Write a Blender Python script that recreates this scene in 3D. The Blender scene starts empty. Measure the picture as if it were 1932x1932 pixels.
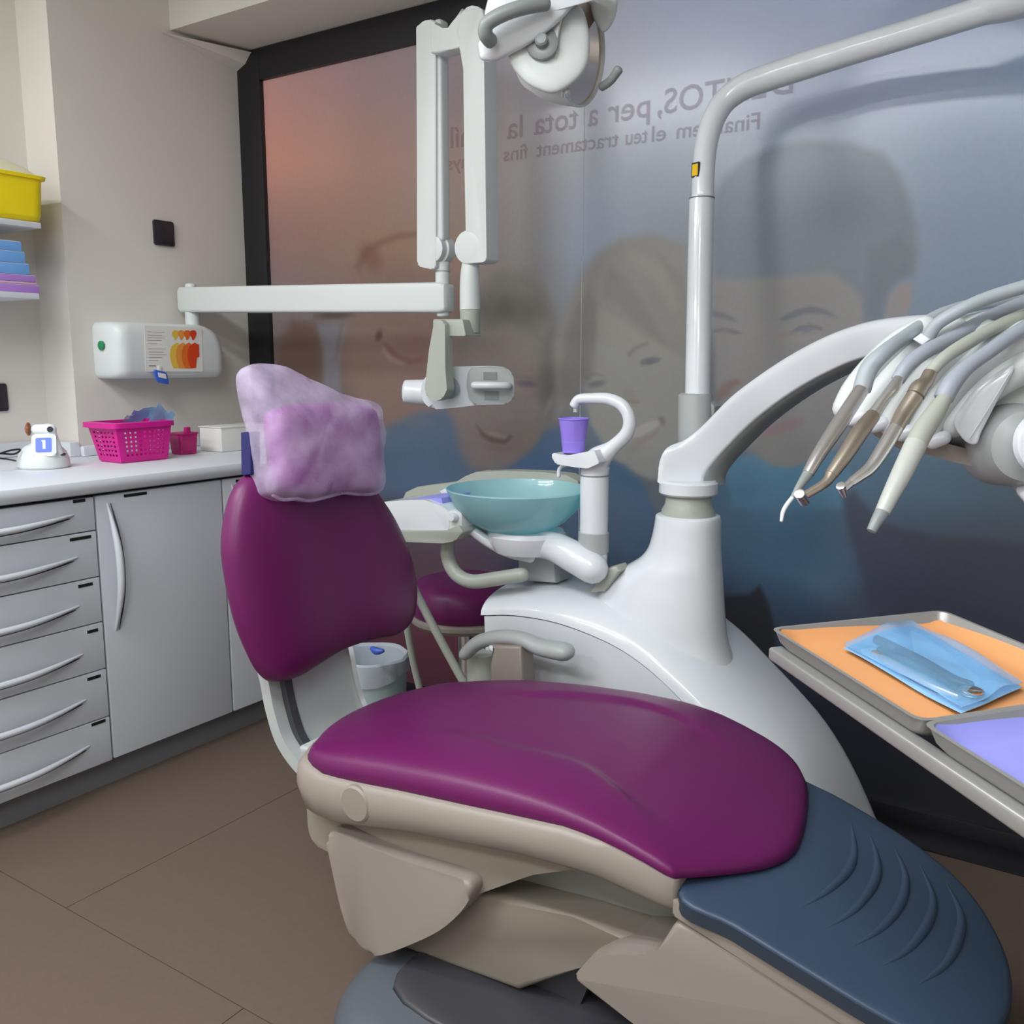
import bpy, bmesh, math, random
from mathutils import Vector, Matrix
random.seed(7)
sc = bpy.context.scene
COL = sc.collection
V = Vector

# ------------------------------------------------------------------ camera
FPX, YAW, PITCH, ROLL, CAMH = 1733.0, 33.2, 9.35, .12, 1.28
_a, _p, _r = map(math.radians, (YAW, PITCH, ROLL))
CF = V((-math.sin(_a)*math.cos(_p), math.cos(_a)*math.cos(_p), -math.sin(_p)))
_R = V((math.cos(_a), math.sin(_a), 0)); _U = _R.cross(CF)
CR = _R*math.cos(_r) + _U*math.sin(_r); CU = -_R*math.sin(_r) + _U*math.cos(_r)
CO = V((0, 0, CAMH))
cd = bpy.data.cameras.new('camera'); cam = bpy.data.objects.new('camera', cd); COL.objects.link(cam)
cd.sensor_width = 36; cd.lens = FPX/1932*36; cd.clip_start = .02
m = Matrix((CR, CU, -CF)).transposed().to_4x4(); m.translation = CO
cam.matrix_world = m
sc.camera = cam

# ------------------------------------------------------------------ light
w = bpy.data.worlds.new('world'); sc.world = w; w.use_nodes = True
w.node_tree.nodes['Background'].inputs[0].default_value = (.75, .85, 1, 1)
w.node_tree.nodes['Background'].inputs[1].default_value = .25
sc.view_settings.view_transform = 'Standard'; sc.view_settings.look = 'None'
sc.view_settings.gamma = 1; sc.view_settings.use_curve_mapping = False
sc.view_settings.exposure = 0.0
TUBE_W = 17.0
LUMIN = [(-2.3, .25), (-.8, .0), (-1.9, -1.2), (.2, -1.1)]      # luminaire centres on the ceiling
CEIL = 2.8

# ------------------------------------------------------------------ pixel measuring of real planes
def ray(x, y): return CF + CR*((x-966)/FPX) - CU*((y-966)/FPX)
def D(x, y, d): return CO + ray(x, y)*d
def H(x, y, ax, v):
    r = ray(x, y); return CO + r*((v-CO[ax])/r[ax])
def HP(x, y, P, N):
    r = ray(x, y); return CO + r*((P-CO).dot(N)/r.dot(N))
def proj(p):
    d = p-CO; z = d.dot(CF); return (966+FPX*d.dot(CR)/z, 966-FPX*d.dot(CU)/z)

# ------------------------------------------------------------------ materials
def s2l(c): return tuple(((v/255)/12.92 if v/255 < .04045 else ((v/255+.055)/1.055)**2.4) for v in c)
def mat(name, col, rough=.5, metal=0, spec=.5, coat=0, noise=0, nscale=20, emit=None, es=1, bump=0, bscale=200):
    m = bpy.data.materials.new(name); m.use_nodes = True
    nt = m.node_tree; b = nt.nodes['Principled BSDF']
    c = s2l(col)
    b.inputs['Base Color'].default_value = (*c, 1)
    b.inputs['Roughness'].default_value = rough; b.inputs['Metallic'].default_value = metal
    b.inputs['Specular IOR Level'].default_value = spec; b.inputs['Coat Weight'].default_value = coat
    b.inputs['Coat Roughness'].default_value = .06
    if noise or bump:
        tc = nt.nodes.new('ShaderNodeTexCoord')
    if noise:
        n = nt.nodes.new('ShaderNodeTexNoise'); n.inputs['Scale'].default_value = nscale; n.inputs['Detail'].default_value = 4
        nt.links.new(tc.outputs['Object'], n.inputs['Vector'])
        mx = nt.nodes.new('ShaderNodeMix'); mx.data_type = 'RGBA'
        mx.inputs['A'].default_value = (*[v*(1-noise) for v in c], 1); mx.inputs['B'].default_value = (*[min(1, v*(1+noise)) for v in c], 1)
        nt.links.new(n.outputs['Fac'], mx.inputs['Factor']); nt.links.new(mx.outputs['Result'], b.inputs['Base Color'])
    if bump:
        n2 = nt.nodes.new('ShaderNodeTexNoise'); n2.inputs['Scale'].default_value = bscale
        nt.links.new(tc.outputs['Object'], n2.inputs['Vector'])
        bp = nt.nodes.new('ShaderNodeBump'); bp.inputs['Strength'].default_value = bump; bp.inputs['Distance'].default_value = .002
        nt.links.new(n2.outputs['Fac'], bp.inputs['Height']); nt.links.new(bp.outputs['Normal'], b.inputs['Normal'])
    if emit:
        b.inputs['Emission Color'].default_value = (*s2l(emit), 1); b.inputs['Emission Strength'].default_value = es
    return m
def see_through(name, col, alpha, rough=.4, noise=0, nscale=30):
    m = mat(name, col, rough, noise=noise, nscale=nscale); nt = m.node_tree
    b = nt.nodes['Principled BSDF']; out = nt.nodes['Material Output']
    t = nt.nodes.new('ShaderNodeBsdfTransparent'); mx = nt.nodes.new('ShaderNodeMixShader')
    mx.inputs[0].default_value = alpha
    nt.links.new(t.outputs[0], mx.inputs[1]); nt.links.new(b.outputs[0], mx.inputs[2]); nt.links.new(mx.outputs[0], out.inputs[0])
    return m
M = dict(
 wall=mat('wall_paint', (218, 214, 207), .85, noise=.03, nscale=3, bump=.1),
 ceil=mat('ceiling_paint', (214, 212, 200), .9, noise=.02, nscale=4),
 floor=mat('floor_vinyl', (101, 86, 77), .55, noise=.10, nscale=60, spec=.3),
 joint=mat('floor_joint', (70, 58, 50), .9, noise=.1),
 black=mat('black_frame', (26, 26, 31), .45, noise=.1),
 plate=mat('black_plate', (40, 38, 48), .35, noise=.05),
 cab=mat('cabinet_white', (200, 205, 213), .45, noise=.015, nscale=3),
 cabdark=mat('cabinet_gap', (45, 45, 50), .8, noise=.05),
 top=mat('worktop_laminate', (210, 215, 222), .4, noise=.02, nscale=15),
 kick=mat('plinth_grey', (118, 120, 124), .6, noise=.05),
 label=mat('label_tape', (18, 18, 20), .4, noise=.05),
 white=mat('white_gloss_plastic', (222, 227, 233), .22, coat=.3, noise=.01, nscale=5),
 xwhite=mat('xray_white_plastic', (212, 218, 218), .38, noise=.01, nscale=5),
 seam=mat('seam_grey', (120, 122, 124), .6, noise=.02),
 grey=mat('light_grey_plastic', (170, 175, 175), .4, noise=.02),
 greygreen=mat('grey_green_plastic', (168, 174, 165), .4, noise=.02),
 cream=mat('cream_plastic', (145, 136, 129), .42, noise=.01, nscale=6),
 creamd=mat('cream_shell_plastic', (138, 130, 120), .5, noise=.01, nscale=6),
 fair=mat('grey_fairing', (142, 145, 140), .55, noise=.02),
 base=mat('chair_base_grey', (82, 88, 96), .42, noise=.02),
 mag=mat('magenta_vinyl', (100, 24, 85), .40, spec=.35, noise=.04, nscale=8, bump=.12, bscale=350),
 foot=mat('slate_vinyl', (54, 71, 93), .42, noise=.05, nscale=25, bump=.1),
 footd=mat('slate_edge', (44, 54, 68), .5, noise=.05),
 steel=mat('steel', (232, 231, 232), .26, metal=.9, noise=.03),
 brass=mat('worn_steel', (196, 186, 172), .33, metal=.9, noise=.06),
 mirror=mat('reflector', (215, 200, 185), .12, metal=1, noise=.05, nscale=12),
 hose=mat('hose_grey', (164, 173, 180), .45, noise=.02), hose2=mat('hose_bluegrey', (160, 167, 180), .45, noise=.02),
 hose3=mat('hose_beige', (172, 176, 167), .45, noise=.02),
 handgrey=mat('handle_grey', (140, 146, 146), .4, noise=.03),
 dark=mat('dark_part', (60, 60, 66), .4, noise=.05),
 trayal=mat('tray_aluminium', (168, 168, 166), .4, metal=.5, noise=.03),
 orange=mat('orange_paper', (226, 160, 104), .8, noise=.02, nscale=50),
 lilac=mat('lilac_paper', (148, 150, 226), .8, noise=.02, nscale=50),
 cup=mat('lilac_plastic', (150, 128, 232), .4, noise=.02),
 basket=mat('magenta_plastic', (205, 20, 140), .35, noise=.04),
 pink=mat('pink_translucent', (180, 25, 110), .25, noise=.15, nscale=30),
 yellow=mat('yellow_plastic', (246, 222, 10), .35, noise=.02),
 lid=see_through('milky_lid', (225, 222, 190), .85, .4, noise=.03),
 bluebox=mat('blue_paper', (110, 165, 228), .7, noise=.03), purplebox=mat('purple_paper', (170, 125, 205), .7, noise=.03),
 pinkbox=mat('pink_edge', (215, 160, 205), .7, noise=.03),
 navy=mat('navy_fabric', (28, 26, 90), .8, noise=.1),
 paper=mat('white_card', (222, 222, 218), .7, noise=.02),
 ink=mat('grey_ink', (165, 145, 150), .8, noise=.02), inkd=mat('dark_ink', (70, 70, 80), .8, noise=.02),
 f1=mat('print_yellow', (222, 185, 70), .8, noise=.01), f2=mat('print_amber', (222, 145, 60), .8, noise=.01),
 f3=mat('print_orange', (220, 105, 25), .8, noise=.01), f4=mat('print_red', (210, 62, 12), .8, noise=.01),
 warn=mat('warning_yellow', (240, 195, 20), .5, noise=.02),
 green=mat('green_button', (20, 130, 80), .4, noise=.05),
 blue=mat('blue_plastic', (60, 100, 200), .35, noise=.05),
 screen=mat('blue_lit_screen', (20, 40, 200), .3, emit=(40, 80, 255), es=1.2, noise=.0001),
 digit=mat('screen_digit', (180, 220, 255), .3, emit=(190, 225, 255), es=1.2, noise=.0001),
 amber=mat('amber_shield', (150, 80, 40), .3, noise=.1),
 cable=mat('black_cable', (20, 20, 22), .5, noise=.05),
 bin=mat('pale_teal_plastic', (176, 196, 200), .45, noise=.02),
 bag=see_through('bin_bag', (200, 208, 220), .75, .35, noise=.1),
 pouch=see_through('blue_pouch_film', (140, 200, 250), .42, .15, noise=.12, nscale=40),
 pouchb=mat('blue_pouch_paper', (150, 200, 240), .5, noise=.1, nscale=40),
 cover=see_through('nonwoven_cover', (205, 188, 212), .52, .85, noise=.10, nscale=22),
 lamp=mat('tube_glow', (255, 255, 255), .5, emit=(245, 250, 255), es=6, noise=.0001),
)
def glassy():
    m = bpy.data.materials.new('frosted_teal_glass'); m.use_nodes = True; nt = m.node_tree; b = nt.nodes['Principled BSDF']
    n = nt.nodes.new('ShaderNodeTexNoise'); n.inputs['Scale'].default_value = 4
    mx = nt.nodes.new('ShaderNodeMix'); mx.data_type = 'RGBA'
    mx.inputs['A'].default_value = (*s2l((186, 228, 232)), 1); mx.inputs['B'].default_value = (*s2l((194, 234, 238)), 1)
    nt.links.new(n.outputs['Fac'], mx.inputs['Factor']); nt.links.new(mx.outputs['Result'], b.inputs['Base Color'])
    b.inputs['Roughness'].default_value = .3; b.inputs['Coat Weight'].default_value = .6
    b.inputs['Coat Roughness'].default_value = .05
    t = nt.nodes.new('ShaderNodeBsdfTranslucent'); t.inputs[0].default_value = (*s2l((170, 232, 238)), 1)
    tr = nt.nodes.new('ShaderNodeBsdfTransparent'); tr.inputs[0].default_value = (*s2l((190, 230, 235)), 1)
    a = nt.nodes.new('ShaderNodeMixShader'); a.inputs[0].default_value = .35
    c = nt.nodes.new('ShaderNodeMixShader'); c.inputs[0].default_value = .22
    nt.links.new(b.outputs[0], a.inputs[1]); nt.links.new(t.outputs[0], a.inputs[2])
    nt.links.new(a.outputs[0], c.inputs[1]); nt.links.new(tr.outputs[0], c.inputs[2])
    nt.links.new(c.outputs[0], nt.nodes['Material Output'].inputs[0])
    return m
M['teal'] = glassy()
def bag_mat():
    m = see_through('nonwoven_lilac', (220, 205, 238), .45, .85, noise=.06, nscale=20); nt = m.node_tree
    mx = [n for n in nt.nodes if n.type == 'MIX_SHADER'][0]
    tc = nt.nodes.new('ShaderNodeTexCoord'); n = nt.nodes.new('ShaderNodeTexNoise'); n.inputs['Scale'].default_value = 14; n.inputs['Detail'].default_value = 5
    r = nt.nodes.new('ShaderNodeMapRange'); r.inputs['From Min'].default_value = .3; r.inputs['From Max'].default_value = .7
    r.inputs['To Min'].default_value = .26; r.inputs['To Max'].default_value = .56
    nt.links.new(tc.outputs['Object'], n.inputs['Vector']); nt.links.new(n.outputs['Fac'], r.inputs['Value']); nt.links.new(r.outputs[0], mx.inputs[0])
    return m
M['cover'] = bag_mat()
def mural_mat():
    m = bpy.data.materials.new('mural_glass'); m.use_nodes = True; nt = m.node_tree; b = nt.nodes['Principled BSDF']
    at = nt.nodes.new('ShaderNodeVertexColor'); at.layer_name = 'print'
    n = nt.nodes.new('ShaderNodeTexNoise'); n.inputs['Scale'].default_value = 90
    tc = nt.nodes.new('ShaderNodeTexCoord'); nt.links.new(tc.outputs['Object'], n.inputs['Vector'])
    mx = nt.nodes.new('ShaderNodeMix'); mx.data_type = 'RGBA'; mx.blend_type = 'SOFT_LIGHT'; mx.inputs['Factor'].default_value = .12
    nt.links.new(at.outputs['Color'], mx.inputs['A']); nt.links.new(n.outputs['Color'], mx.inputs['B'])
    # the print sits on a street window: emission added for outside light, softening shadows
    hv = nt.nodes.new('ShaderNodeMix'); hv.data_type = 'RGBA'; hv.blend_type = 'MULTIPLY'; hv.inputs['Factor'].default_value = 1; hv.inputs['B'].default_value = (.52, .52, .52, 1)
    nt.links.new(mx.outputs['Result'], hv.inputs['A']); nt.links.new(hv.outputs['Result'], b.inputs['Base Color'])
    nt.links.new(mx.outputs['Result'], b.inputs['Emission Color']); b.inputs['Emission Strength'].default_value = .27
    b.inputs['Roughness'].default_value = .23; b.inputs['Specular IOR Level'].default_value = .55
    return m
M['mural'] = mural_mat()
M['seamglass'] = mat('pane_joint', (170, 172, 180), .4, noise=.02)
M['scaler'] = mat('handpiece_white', (188, 192, 187), .35, noise=.02)
M['violet'] = mat('purple_vinyl', (150, 42, 150), .45, noise=.04)
M['print'] = see_through('faded_lettering', (120, 70, 88), .30, .6)

# ------------------------------------------------------------------ mesh helpers
def link(name, me, material, parent=None, smooth=True, angle=35):
    if smooth:
        for p in me.polygons: p.use_smooth = True
        if angle: me.set_sharp_from_angle(angle=math.radians(angle))
    if material: me.materials.append(material)
    o = bpy.data.objects.new(name, me); COL.objects.link(o)
    if parent:
        o.parent = parent
        pm = world(parent); o.matrix_parent_inverse = pm.inverted()
    return o
def world(o):
    mt = Matrix.Translation(o.location) @ o.rotation_euler.to_matrix().to_4x4()
    if o.parent: mt = world(o.parent) @ o.matrix_parent_inverse @ mt
    return mt
def from_bm(name, bm, material, parent=None, smooth=True, angle=35):
    bmesh.ops.recalc_face_normals(bm, faces=bm.faces)
    me = bpy.data.meshes.new(name); bm.to_mesh(me); bm.free()
    return link(name, me, material, parent, smooth, angle)
def add_vf(bm, vs, fs):
    b = [bm.verts.new(v) for v in vs]
    for f in fs:
        try: bm.faces.new([b[i] for i in f])
        except ValueError: pass
    return b
def bm_box(bm, x0, x1, y0, y1, z0, z1, bev=0, seg=2, mtx=None):
    t = bmesh.new()
    add_vf(t, [(x0,y0,z0),(x1,y0,z0),(x1,y1,z0),(x0,y1,z0),(x0,y0,z1),(x1,y0,z1),(x1,y1,z1),(x0,y1,z1)],
           [(3,2,1,0),(4,5,6,7),(0,1,5,4),(1,2,6,5),(2,3,7,6),(3,0,4,7)])
    merge(bm, t, bev, seg, mtx)
def merge(bm, t, bev=0, seg=2, mtx=None):
    if bev: bmesh.ops.bevel(t, geom=list(t.edges), offset=bev, segments=seg, affect='EDGES', clamp_overlap=True, profile=.6)
    if mtx: bmesh.ops.transform(t, matrix=mtx, verts=t.verts)
    me = bpy.data.meshes.new('t'); t.to_mesh(me); t.free(); bm.from_mesh(me); bpy.data.meshes.remove(me)
def box(name, x0, x1, y0, y1, z0, z1, material, parent=None, bev=0, seg=2, mtx=None):
    bm = bmesh.new(); bm_box(bm, x0, x1, y0, y1, z0, z1, bev, seg, mtx)
    return from_bm(name, bm, material, parent)
def cr(pts, sub=6, closed=False):
    pts = [V(p) for p in pts]; n = len(pts); out = []
    if n < 3 and not closed:
        return [pts[0].lerp(pts[-1], i/sub) for i in range(sub+1)]
    rng = range(n) if closed else range(n-1)
    for i in rng:
        if closed: a, b, c, d = pts[i-1], pts[i], pts[(i+1) % n], pts[(i+2) % n]
        else: a, b, c, d = pts[max(i-1, 0)], pts[i], pts[i+1], pts[min(i+2, n-1)]
        for k in range(sub):
            t = k/sub
            out.append(.5*((2*b)+(c-a)*t+(2*a-5*b+4*c-d)*t*t+(3*b-a-3*c+d)*t**3))
    if not closed: out.append(pts[-1].copy())
    return out
def interp(x, tab):
    if x <= tab[0][0]: return tab[0][1]
    for (a, b), (c, d) in zip(tab, tab[1:]):
        if x <= c: return b+(d-b)*(x-a)/(c-a)
    return tab[-1][1]
def loft_bm(bm, rings, caps=True, close=True):
    n = len(rings[0]); vs = [[bm.verts.new(p) for p in r] for r in rings]
    for a, b in zip(vs, vs[1:]):
        for i in range(n if close else n-1):
            j = (i+1) % n
            bm.faces.new((a[i], a[j], b[j], b[i]))
    if caps:
        bm.faces.new(vs[0][::-1]); bm.faces.new(vs[-1])
def loft(name, rings, material, parent=None, angle=40, caps=True):
    bm = bmesh.new(); loft_bm(bm, rings, caps); return from_bm(name, bm, material, parent, True, angle)
def tube_bm(bm, pts, rad, n=16, sub=6, up=None, asp=1.0, rnd=True, power=2.0):
    """pts path, rad number or list per control point; asp scales the section along 'up'"""
    P = cr(pts, sub)
    if not isinstance(rad, (list, tuple)): rad = [rad]*len(pts)
    Rr = [v.x for v in cr([V((r, 0, 0)) for r in rad], sub)]
    T = [(P[min(i+1, len(P)-1)]-P[max(i-1, 0)]).normalized() for i in range(len(P))]
    nrm = None; rings = []
    def ring(c, t, r):
        nonlocal nrm
        if up is not None: nn = (up - t*up.dot(t)).normalized()
        else:
            if nrm is None: nrm = (V((0, 0, 1)) if abs(t.z) < .9 else V((1, 0, 0)))
            nn = (nrm - t*nrm.dot(t)).normalized(); nrm = nn
        bb = t.cross(nn)
        out = []
        for k in range(n):
            a = 2*math.pi*k/n; ca, sa = math.cos(a), math.sin(a)
            if power != 2: ca = math.copysign(abs(ca)**(2/power), ca); sa = math.copysign(abs(sa)**(2/power), sa)
            out.append(c + nn*(r*asp*ca) + bb*(r*sa))
        return out
    if rnd:
        for th in (80, 55, 28):
            th = math.radians(th); rings.append(ring(P[0]-T[0]*Rr[0]*math.sin(th)*rnd, T[0], max(Rr[0]*math.cos(th), 1e-5)))
    for c, t, r in zip(P, T, Rr): rings.append(ring(c, t, r))
    if rnd:
        for th in (28, 55, 80):
            th = math.radians(th); rings.append(ring(P[-1]+T[-1]*Rr[-1]*math.sin(th)*rnd, T[-1], max(Rr[-1]*math.cos(th), 1e-5)))
    loft_bm(bm, rings)
def tube(name, pts, rad, material, parent=None, **k):
    bm = bmesh.new(); tube_bm(bm, pts, rad, **k); return from_bm(name, bm, material, parent, True, 50)
def frame_z(axis):
    z = axis.normalized(); x = (V((0, 0, 1)) if abs(z.z) < .9 else V((1, 0, 0))).cross(z).normalized(); return x, z.cross(x), z
def lathe_bm(bm, prof, c, axis, n=32, caps=True):
    x, y, z = frame_z(V(axis)); c = V(c)
    loft_bm(bm, [[c+z*h+(x*math.cos(2*math.pi*k/n)+y*math.sin(2*math.pi*k/n))*max(r, 1e-5) for k in range(n)] for r, h in prof], caps)
def lathe(name, prof, c, axis, material, parent=None, n=32, angle=35, caps=True):
    bm = bmesh.new(); lathe_bm(bm, prof, c, axis, n, caps); return from_bm(name, bm, material, parent, True, angle)
def rounded(poly, r, n=4):
    """round the corners of a 2D polygon"""
    out = []; L = len(poly)
    for i in range(L):
        a, b, c = V(poly[i-1]), V(poly[i]), V(poly[(i+1) % L])
        d1, d2 = (a-b), (c-b); rr = r[i] if isinstance(r, (list, tuple)) else r
        q = min(rr, d1.length*.48, d2.length*.48)
        p, s = b+d1.normalized()*q, b+d2.normalized()*q
        for k in range(n+1):
            t = k/n; out.append((p*(1-t)**2 + b*2*t*(1-t) + s*t*t))
    return out
def prism_bm(bm, poly, fn, lo, hi, bev=0, seg=3):
    """extrude 2D poly through fn(u,v,w)"""
    t = bmesh.new(); n = len(poly)
    a = [t.verts.new(fn(p[0], p[1], lo)) for p in poly]; b = [t.verts.new(fn(p[0], p[1], hi)) for p in poly]
    t.faces.new(a[::-1]); t.faces.new(b)
    for i in range(n): t.faces.new((a[i], a[(i+1) % n], b[(i+1) % n], b[i]))
    if bev:
        es = [e for e in t.edges if (e.verts[0] in a) == (e.verts[1] in a)]
        bmesh.ops.bevel(t, geom=es, offset=bev, segments=seg, affect='EDGES', clamp_overlap=True, profile=.5)
    merge(bm, t)
def prism(name, poly, fn, lo, hi, material, parent=None, bev=0, seg=3, angle=35):
    bm = bmesh.new(); prism_bm(bm, poly, fn, lo, hi, bev, seg); return from_bm(name, bm, material, parent, True, angle)
XZ = lambda u, v, w: V((u, w, v))
XY = lambda u, v, w: V((u, v, w))
YZ = lambda u, v, w: V((w, u, v))
def fr(O, eu, ev, en): return lambda u, v, w: O + eu*u + ev*v + en*w
S_RING = [1, .985, .96, .92, .86, .78, .66, .5, .32, .15]
def puff_bm(bm, outline, fn, tf, tb=0, p=3.0, c=None, blend=0, rings=None):
    """inflated cushion over a star-shaped 2D outline"""
    n = len(outline); O2 = [V((q[0], q[1])) for q in outline]
    c = V(c) if c else sum(O2, V((0, 0)))/n
    Rav = sum((q-c).length for q in O2)/n
    def at(q, s):
        d = q-c; L = d.length; r = L*s if not blend else s*(L*(1-blend*(1-s))+Rav*blend*(1-s)); return c+d*(r/L)
    def ringset(t):
        rs = []
        for s in (rings or S_RING[1:]):
            h = t*(1-s**p)**(1/p) if t else 0
            rs.append([bm.verts.new(fn(*at(q, s), h)) for q in O2])
        return rs, bm.verts.new(fn(c.x, c.y, t))
    edge = [bm.verts.new(fn(q.x, q.y, 0)) for q in O2]
    for t, flip in ((tf, False), (-tb, True)):
        rs, cv = ringset(t); prev = edge
        for r in rs:
            for i in range(n):
                j = (i+1) % n; bm.faces.new((prev[i], prev[j], r[j], r[i]))
            prev = r
        for i in range(n): bm.faces.new((prev[i], prev[(i+1) % n], cv))
def puff(name, outline, fn, tf, tb, material, parent=None, p=3.0, c=None, angle=0, blend=0):
    bm = bmesh.new(); puff_bm(bm, outline, fn, tf, tb, p, c, blend); return from_bm(name, bm, material, parent, True, angle)
def smooth2(pts, sub=5): return [V((q.x, q.y)) for q in cr([V((*p, 0)) for p in pts], sub, True)]

def tag(o, label=None, cat=None, group=None, kind=None):
    if label: o['label'] = label
    if cat: o['category'] = cat
    if group: o['group'] = group
    if kind: o['kind'] = kind
    return o
def thing(name, label, cat, loc=(0, 0, 0), group=None):
    o = bpy.data.objects.new(name, None); COL.objects.link(o); o.location = loc; o.empty_display_size = .05
    return tag(o, label, cat, group)
def struct(name, loc=(0, 0, 0)):
    o = bpy.data.objects.new(name, None); COL.objects.link(o); o.location = loc; o.empty_display_size = .05
    o['kind'] = 'structure'; return o

# ================================================================== SETTING
XL, XR, YG, YF = -3.0, 2.2, 2.61, -1.8
# floor of large sheets with hairline joints
fl = struct('floor')
box('subfloor', -3.3, 2.3, -1.9, 2.75, -.05, -.004, M['joint'], fl)
T = 1.35; base_me = None
row = 0; y = 1.09 - 3*T
while y < 2.7:
    off = 0 if row % 2 == 1 else .62
    x = -1.973 + off - 2*T
    while x < 2.3:
        x0, x1, y0, y1 = max(x, -3.3), min(x+T, 2.3), max(y, -1.9), min(y+T, 2.75)
        if x1-x0 > .02 and y1-y0 > .02:
            box('floor_sheet', x0+.001, x1-.001, y0+.001, y1-.001, -.004, 0, M['floor'], fl)
        x += T
    y += T; row += 1
tag(box('wall_left', -3.3, -3.18, -1.9, 2.75, 0, CEIL, M['wall']), kind='structure')
tag(box('trim_1', -3.18, XL, 1.84, 2.75, 0, CEIL, M['wall']), kind='structure')
tag(box('wall_right', XR, XR+.1, -1.9, 2.75, 0, CEIL, M['wall']), kind='structure')
tag(box('wall_front', -3.3, XR+.1, -1.9, YF, 0, CEIL, M['wall']), kind='structure')
tag(box('wall_back', -3.3, XR+.1, 2.7, 2.8, 0, CEIL, M['wall']), kind='structure')
tag(box('ceiling', -3.3, XR+.1, -1.9, 2.8, CEIL, CEIL+.08, M['ceil']), kind='structure')
# boxed-out soffit over the window, with the small slanted fillet at its left end
bm = bmesh.new()
bm_box(bm, XL, XR, 2.31, 2.7, 2.462, CEIL)
A, B, C = H(305, 62, 0, XL+.001), H(453, 108, 0, XL+.001), H(453, 138, 0, XL+.001)
E_ = V((0.09, 0, 0))
add_vf(bm, [A, B, C, A+E_*.1, B+E_, C+V((.05, 0, .02))], [(0,1,2),(0,2,5,3),(1,4,5,2),(3,5,4),(0,3,4,1)])
tag(from_bm('trim_2', bm, M['wall'], None, False), kind='structure')

# window: black frame, two printed panes
win = struct('window_1', (-.4, YG, 0))
fw = .125
box('frame_member', XL, XL+fw, YG, 2.68, .05, 2.46, M['black'], win, .004)
box('frame_member', XL+fw, XR, YG, 2.68, 2.345, 2.46, M['black'], win, .004)
box('frame_member', XL, XR, YG, 2.68, .0, .05, M['black'], win, .004)
box('sill', XL+.3, XR, 2.49, YG, .0, .006, M['black'], win, .002)

# ---- mural print per vertex: soft shapes over a colour grid, street-light gradient painted in
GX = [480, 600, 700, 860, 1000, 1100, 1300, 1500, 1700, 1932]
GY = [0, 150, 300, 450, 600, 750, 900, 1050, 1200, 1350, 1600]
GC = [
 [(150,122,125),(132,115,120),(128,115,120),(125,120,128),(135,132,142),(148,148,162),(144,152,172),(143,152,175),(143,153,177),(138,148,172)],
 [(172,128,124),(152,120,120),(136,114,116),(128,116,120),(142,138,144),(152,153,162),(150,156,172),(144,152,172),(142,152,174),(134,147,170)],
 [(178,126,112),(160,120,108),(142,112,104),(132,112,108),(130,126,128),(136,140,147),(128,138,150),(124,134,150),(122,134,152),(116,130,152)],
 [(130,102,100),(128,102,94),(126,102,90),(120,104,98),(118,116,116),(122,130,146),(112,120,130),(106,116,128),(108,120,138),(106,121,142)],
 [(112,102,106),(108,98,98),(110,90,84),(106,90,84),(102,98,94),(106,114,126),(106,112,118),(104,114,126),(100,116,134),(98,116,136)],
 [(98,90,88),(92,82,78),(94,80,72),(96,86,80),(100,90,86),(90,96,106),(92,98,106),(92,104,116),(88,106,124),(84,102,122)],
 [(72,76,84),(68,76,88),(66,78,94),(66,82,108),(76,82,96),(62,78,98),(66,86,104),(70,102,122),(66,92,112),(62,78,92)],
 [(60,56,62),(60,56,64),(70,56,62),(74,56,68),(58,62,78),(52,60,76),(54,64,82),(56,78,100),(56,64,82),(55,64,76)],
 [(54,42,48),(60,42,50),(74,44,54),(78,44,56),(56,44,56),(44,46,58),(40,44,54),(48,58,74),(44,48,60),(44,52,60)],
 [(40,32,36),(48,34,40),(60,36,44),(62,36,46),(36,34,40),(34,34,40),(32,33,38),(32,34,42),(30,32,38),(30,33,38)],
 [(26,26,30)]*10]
import numpy as np
def gridc(X, Y):
    gx, gy = np.array(GX, float), np.array(GY, float); g = np.array([r if len(r) == 10 else r*10 for r in GC], float)
    def loc(v, a):
        v = np.clip(v, a[0], a[-1]-1e-3); k = np.clip(np.searchsorted(a, v, side='right')-1, 0, len(a)-2)
        t = (v-a[k])/(a[k+1]-a[k]); return k, (t*t*(3-2*t)*.5+t*.5)[..., None]
    k, t = loc(X, gx); j, u = loc(Y, gy)
    return (g[j, k]*(1-t)+g[j, k+1]*t)*(1-u)+(g[j+1, k]*(1-t)+g[j+1, k+1]*t)*u
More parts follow.
